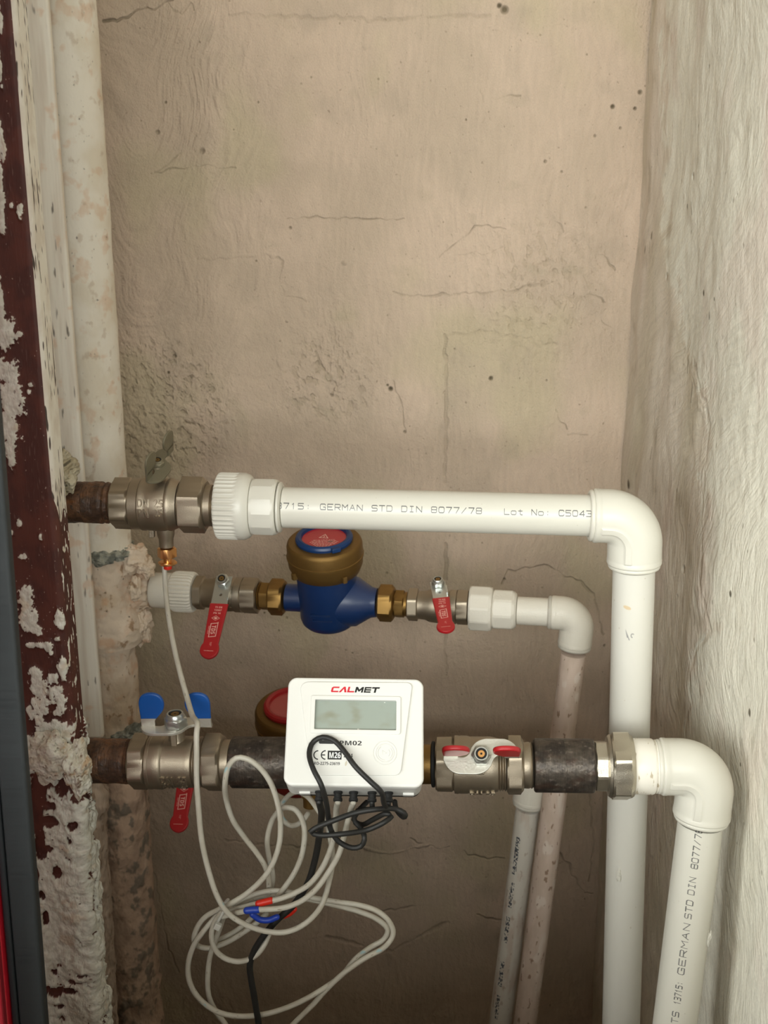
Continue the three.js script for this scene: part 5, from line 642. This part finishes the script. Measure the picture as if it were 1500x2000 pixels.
// ================================================================ CABLES
const way = (pts, D0) => { let D = D0; return pts.map(([x, y, d]) => { if (d) D = d; return at(x, y, D); }); };
const CW = .0020, CB = .0018;
const cable = (name, label, pts, r, mat, cat = 'cable') => solo(name, sweep(pts, r, { m: 14 }), mat, label, cat);
const s0 = upper.p(upper.s(321)); 
cable('sensor_cable', 'pale sensor cable falling from the brass fitting past the blue handle into a wide loop', way([[321, 1098, .829], [322, 1130, .825], [326, 1180, .81], [338, 1255, .78], [352, 1315, .755], [366, 1365, .735], [376, 1398, .715], [386, 1414, .70], [384, 1432, .694], [384, 1470, .690], [384, 1520, .688], [388, 1580, .687], [394, 1640, .685], [406, 1695, .683], [425, 1752, .681], [446, 1784, .680], [478, 1805, .680], [520, 1819, .680], [560, 1820, .681], [597, 1803, .684], [627, 1770, .687], [642, 1725, .689], [649, 1687, .690], [647, 1647, .692], [638, 1612, .695], [620, 1580, .70], [600, 1555, .715], [578, 1547, .73], [558, 1560, .745], [548, 1577, .75], [552, 1600, .75], [566, 1612, .75], [583, 1609, .745], [596, 1598, .742], [601, 1590, .742]], .69), CW, M.cableWhite);
cable('meter_cable', 'white cable making the tall loop in front of the dark sleeve, tied to the coil', way([[438, 1772, .688], [462, 1758], [482, 1745], [508, 1722], [530, 1692], [545, 1650], [548, 1612], [543, 1572], [529, 1530], [508, 1500], [484, 1483], [463, 1480], [447, 1495], [440, 1525], [442, 1562, .70], [455, 1602, .705], [478, 1636, .71], [503, 1668], [519, 1695], [525, 1725], [522, 1750], [500, 1758], [470, 1768, .705], [441, 1781, .695]], .69), CW, M.cableWhite);
cable('meter_cable', 'white cable making the narrow inner loop beside the thick black cable', way([[542, 1752, .70], [556, 1733], [575, 1705], [588, 1675], [594, 1645], [594, 1615], [588, 1596], [575, 1580], [562, 1577], [546, 1583, .715], [530, 1606, .725], [522, 1640], [525, 1672], [532, 1702], [531, 1730], [522, 1748, .72], [495, 1765, .71], [462, 1776, .70], [440, 1788, .70]], .70), CW, M.cableWhite);
const gl = (i, dy = 0) => glandAt[i].clone().add(V3(0, -.001 - dy, 0));
const redC = cable('meter_cable', 'white cable with a red marker sleeve coming from a gland under the box', [gl(1), ...way([[657, 1580, .665], [654, 1620, .672], [645, 1660, .68], [628, 1697, .684], [604, 1727], [576, 1744], [548, 1755], [517, 1762], [485, 1769, .69], [458, 1777, .695], [440, 1785, .699]], .684)], CW, M.cableWhite);
const bluC = cable('meter_cable', 'white cable with a blue marker sleeve coming from a gland under the box', [gl(2), ...way([[684, 1585, .664], [673, 1630, .67], [660, 1672, .676], [640, 1706, .679], [616, 1738], [588, 1760], [558, 1772], [525, 1776], [492, 1777], [468, 1782, .684], [450, 1786, .69], [436, 1790, .693]], .679)], CW, M.cableWhite);
const sleeve = (pts, mat, parent, name, r = CW * 1.28) => part(name, sweep(pts, r, { n: 12, m: 16 }), mat, parent, undefined);
sleeve(way([[529, 1759], [517, 1762], [505, 1765]], .6838), M.sleeveRed, redC, 'marker_sleeve'); sleeve(way([[503, 1777], [492, 1777.5], [482, 1778.5]], .6788), M.sleeveBlue, bluC, 'marker_sleeve');
cable('coil_cable', 'long white cable coil hanging under the box, its outer right bend', way([[440, 1778, .703], [470, 1758], [500, 1746], [530, 1740], [562, 1742], [607, 1753], [655, 1761], [703, 1768], [738, 1780], [760, 1800], [768, 1824], [752, 1849], [712, 1872], [672, 1900], [640, 1930], [613, 1960], [573, 2000], [520, 2060]], .703), CW, M.cableWhite);
cable('coil_cable', 'long white cable coil hanging under the box, its inner right bend and bottom sweep', way([[437, 1781, .71], [470, 1768], [510, 1753], [560, 1750], [607, 1757], [655, 1768], [703, 1781], [738, 1796], [757, 1815], [750, 1834], [722, 1851], [694, 1873], [667, 1905], [620, 1938, .70], [570, 1964], [520, 1980], [470, 1985], [427, 1977], [394, 1955], [373, 1925], [367, 1890], [377, 1850], [398, 1818], [426, 1785, .706]], .71), CW, M.cableWhite);
cable('coil_cable', 'white cable forming the small round loop at the bottom left of the coil', way([[432, 1783, .695], [420, 1800], [413, 1828], [422, 1857], [442, 1873], [467, 1878], [494, 1870], [513, 1851], [525, 1826, .70], [538, 1800, .705], [547, 1785, .71]], .693), CW, M.cableWhite);
cable('coil_cable', 'white cable hanging from the tie straight down to the bottom edge', way([[436, 1793, .712], [424, 1828], [411, 1865], [406, 1905], [408, 1945], [420, 1973], [440, 2000], [470, 2050]], .712), CW, M.cableWhite);
cable('coil_cable', 'white cable bending sharply back at the left end of the coil', way([[428, 1776, .705], [402, 1790], [386, 1810], [379, 1832], [388, 1848, .715], [408, 1852], [432, 1845], [455, 1834], [480, 1818], [508, 1797], [520, 1785]], .705), CW, M.cableWhite);
cable('coil_cable', 'white cable crossing behind the small loop up to the blue marker', way([[424, 1838, .722], [453, 1823], [477, 1806], [497, 1787], [505, 1778]], .722), CW, M.cableWhite);
{ const b2 = cable('marker_cable', 'dark blue marked cable end tucked behind the sleeves of the coil', way([[493, 1786, .687], [508, 1796], [525, 1797], [541, 1791]], .689), CW * 1.1, M.sleeveBlue); const r2 = cable('marker_cable', 'red marked cable end poking out right of the thick black cable', way([[555, 1789, .70], [566, 1784], [575, 1776]], .70), CW * 1.05, M.sleeveRed); }
cable('power_cable', 'thick black cable running from under the box down to the bottom edge', [gl(0), ...way([[628, 1590, .672], [624, 1630, .69], [615, 1680, .695], [600, 1727], [571, 1770], [540, 1798], [511, 1833], [495, 1860], [488, 1885], [490, 1910], [497, 1950], [505, 2000], [512, 2060]], .695)], .0024, M.cableBlack);
cable('signal_cable', 'thin black cable looping up over the front of the white meter box', [gl(4), ...way([[757, 1580, .655], [750, 1569, .648], [744, 1546, .6395], [721, 1524, .6405], [694, 1497, .6445], [672, 1467, .6535], [653, 1447, .659], [629, 1440, .6605], [611, 1450, .659], [604, 1471, .653], [611, 1500, .643], [627, 1532, .636], [637, 1567, .640], [641, 1594, .648], [646, 1620, .65], [661, 1643], [688, 1656], [706, 1652], [712, 1636], [704, 1617, .657], [692, 1602, .662], [697, 1585, .666]], .65), gl(3, .004), gl(3)], CB, M.cableBlack);
cable('signal_cable', 'thin black cable wound in a flat figure below the glands of the box', way([[771, 1566, .672], [774, 1581, .668], [788, 1596, .66], [791, 1589, .655], [772, 1580], [733, 1581, .648], [693, 1588], [653, 1602, .645], [617, 1617], [606, 1625], [622, 1631], [667, 1629, .644], [720, 1620, .65], [752, 1605], [765, 1593, .655], [755, 1589], [728, 1601, .662], [706, 1611, .667], [691, 1601, .672], [701, 1583, .676], [716, 1567, .68]], .66), CB, M.cableBlack);
{ const t = thing('cable_tie', 'small white cable tie bundling the coil at its left', 'cable tie'), c = at(433, 1781, .697); t.position.copy(c); part('loop', new THREE.TorusGeometry(.0085, .0011, 8, 36).scale(.75, 1.25, 1).rotateY(Math.PI / 2).rotateZ(-.5), M.tie, t); part('head', new RoundedBoxGeometry(.005, .005, .004, 2, .0008).rotateZ(-.5).translate(-.002, -.006, .0085), M.tie, t); }
renderer.render(scene, camera);
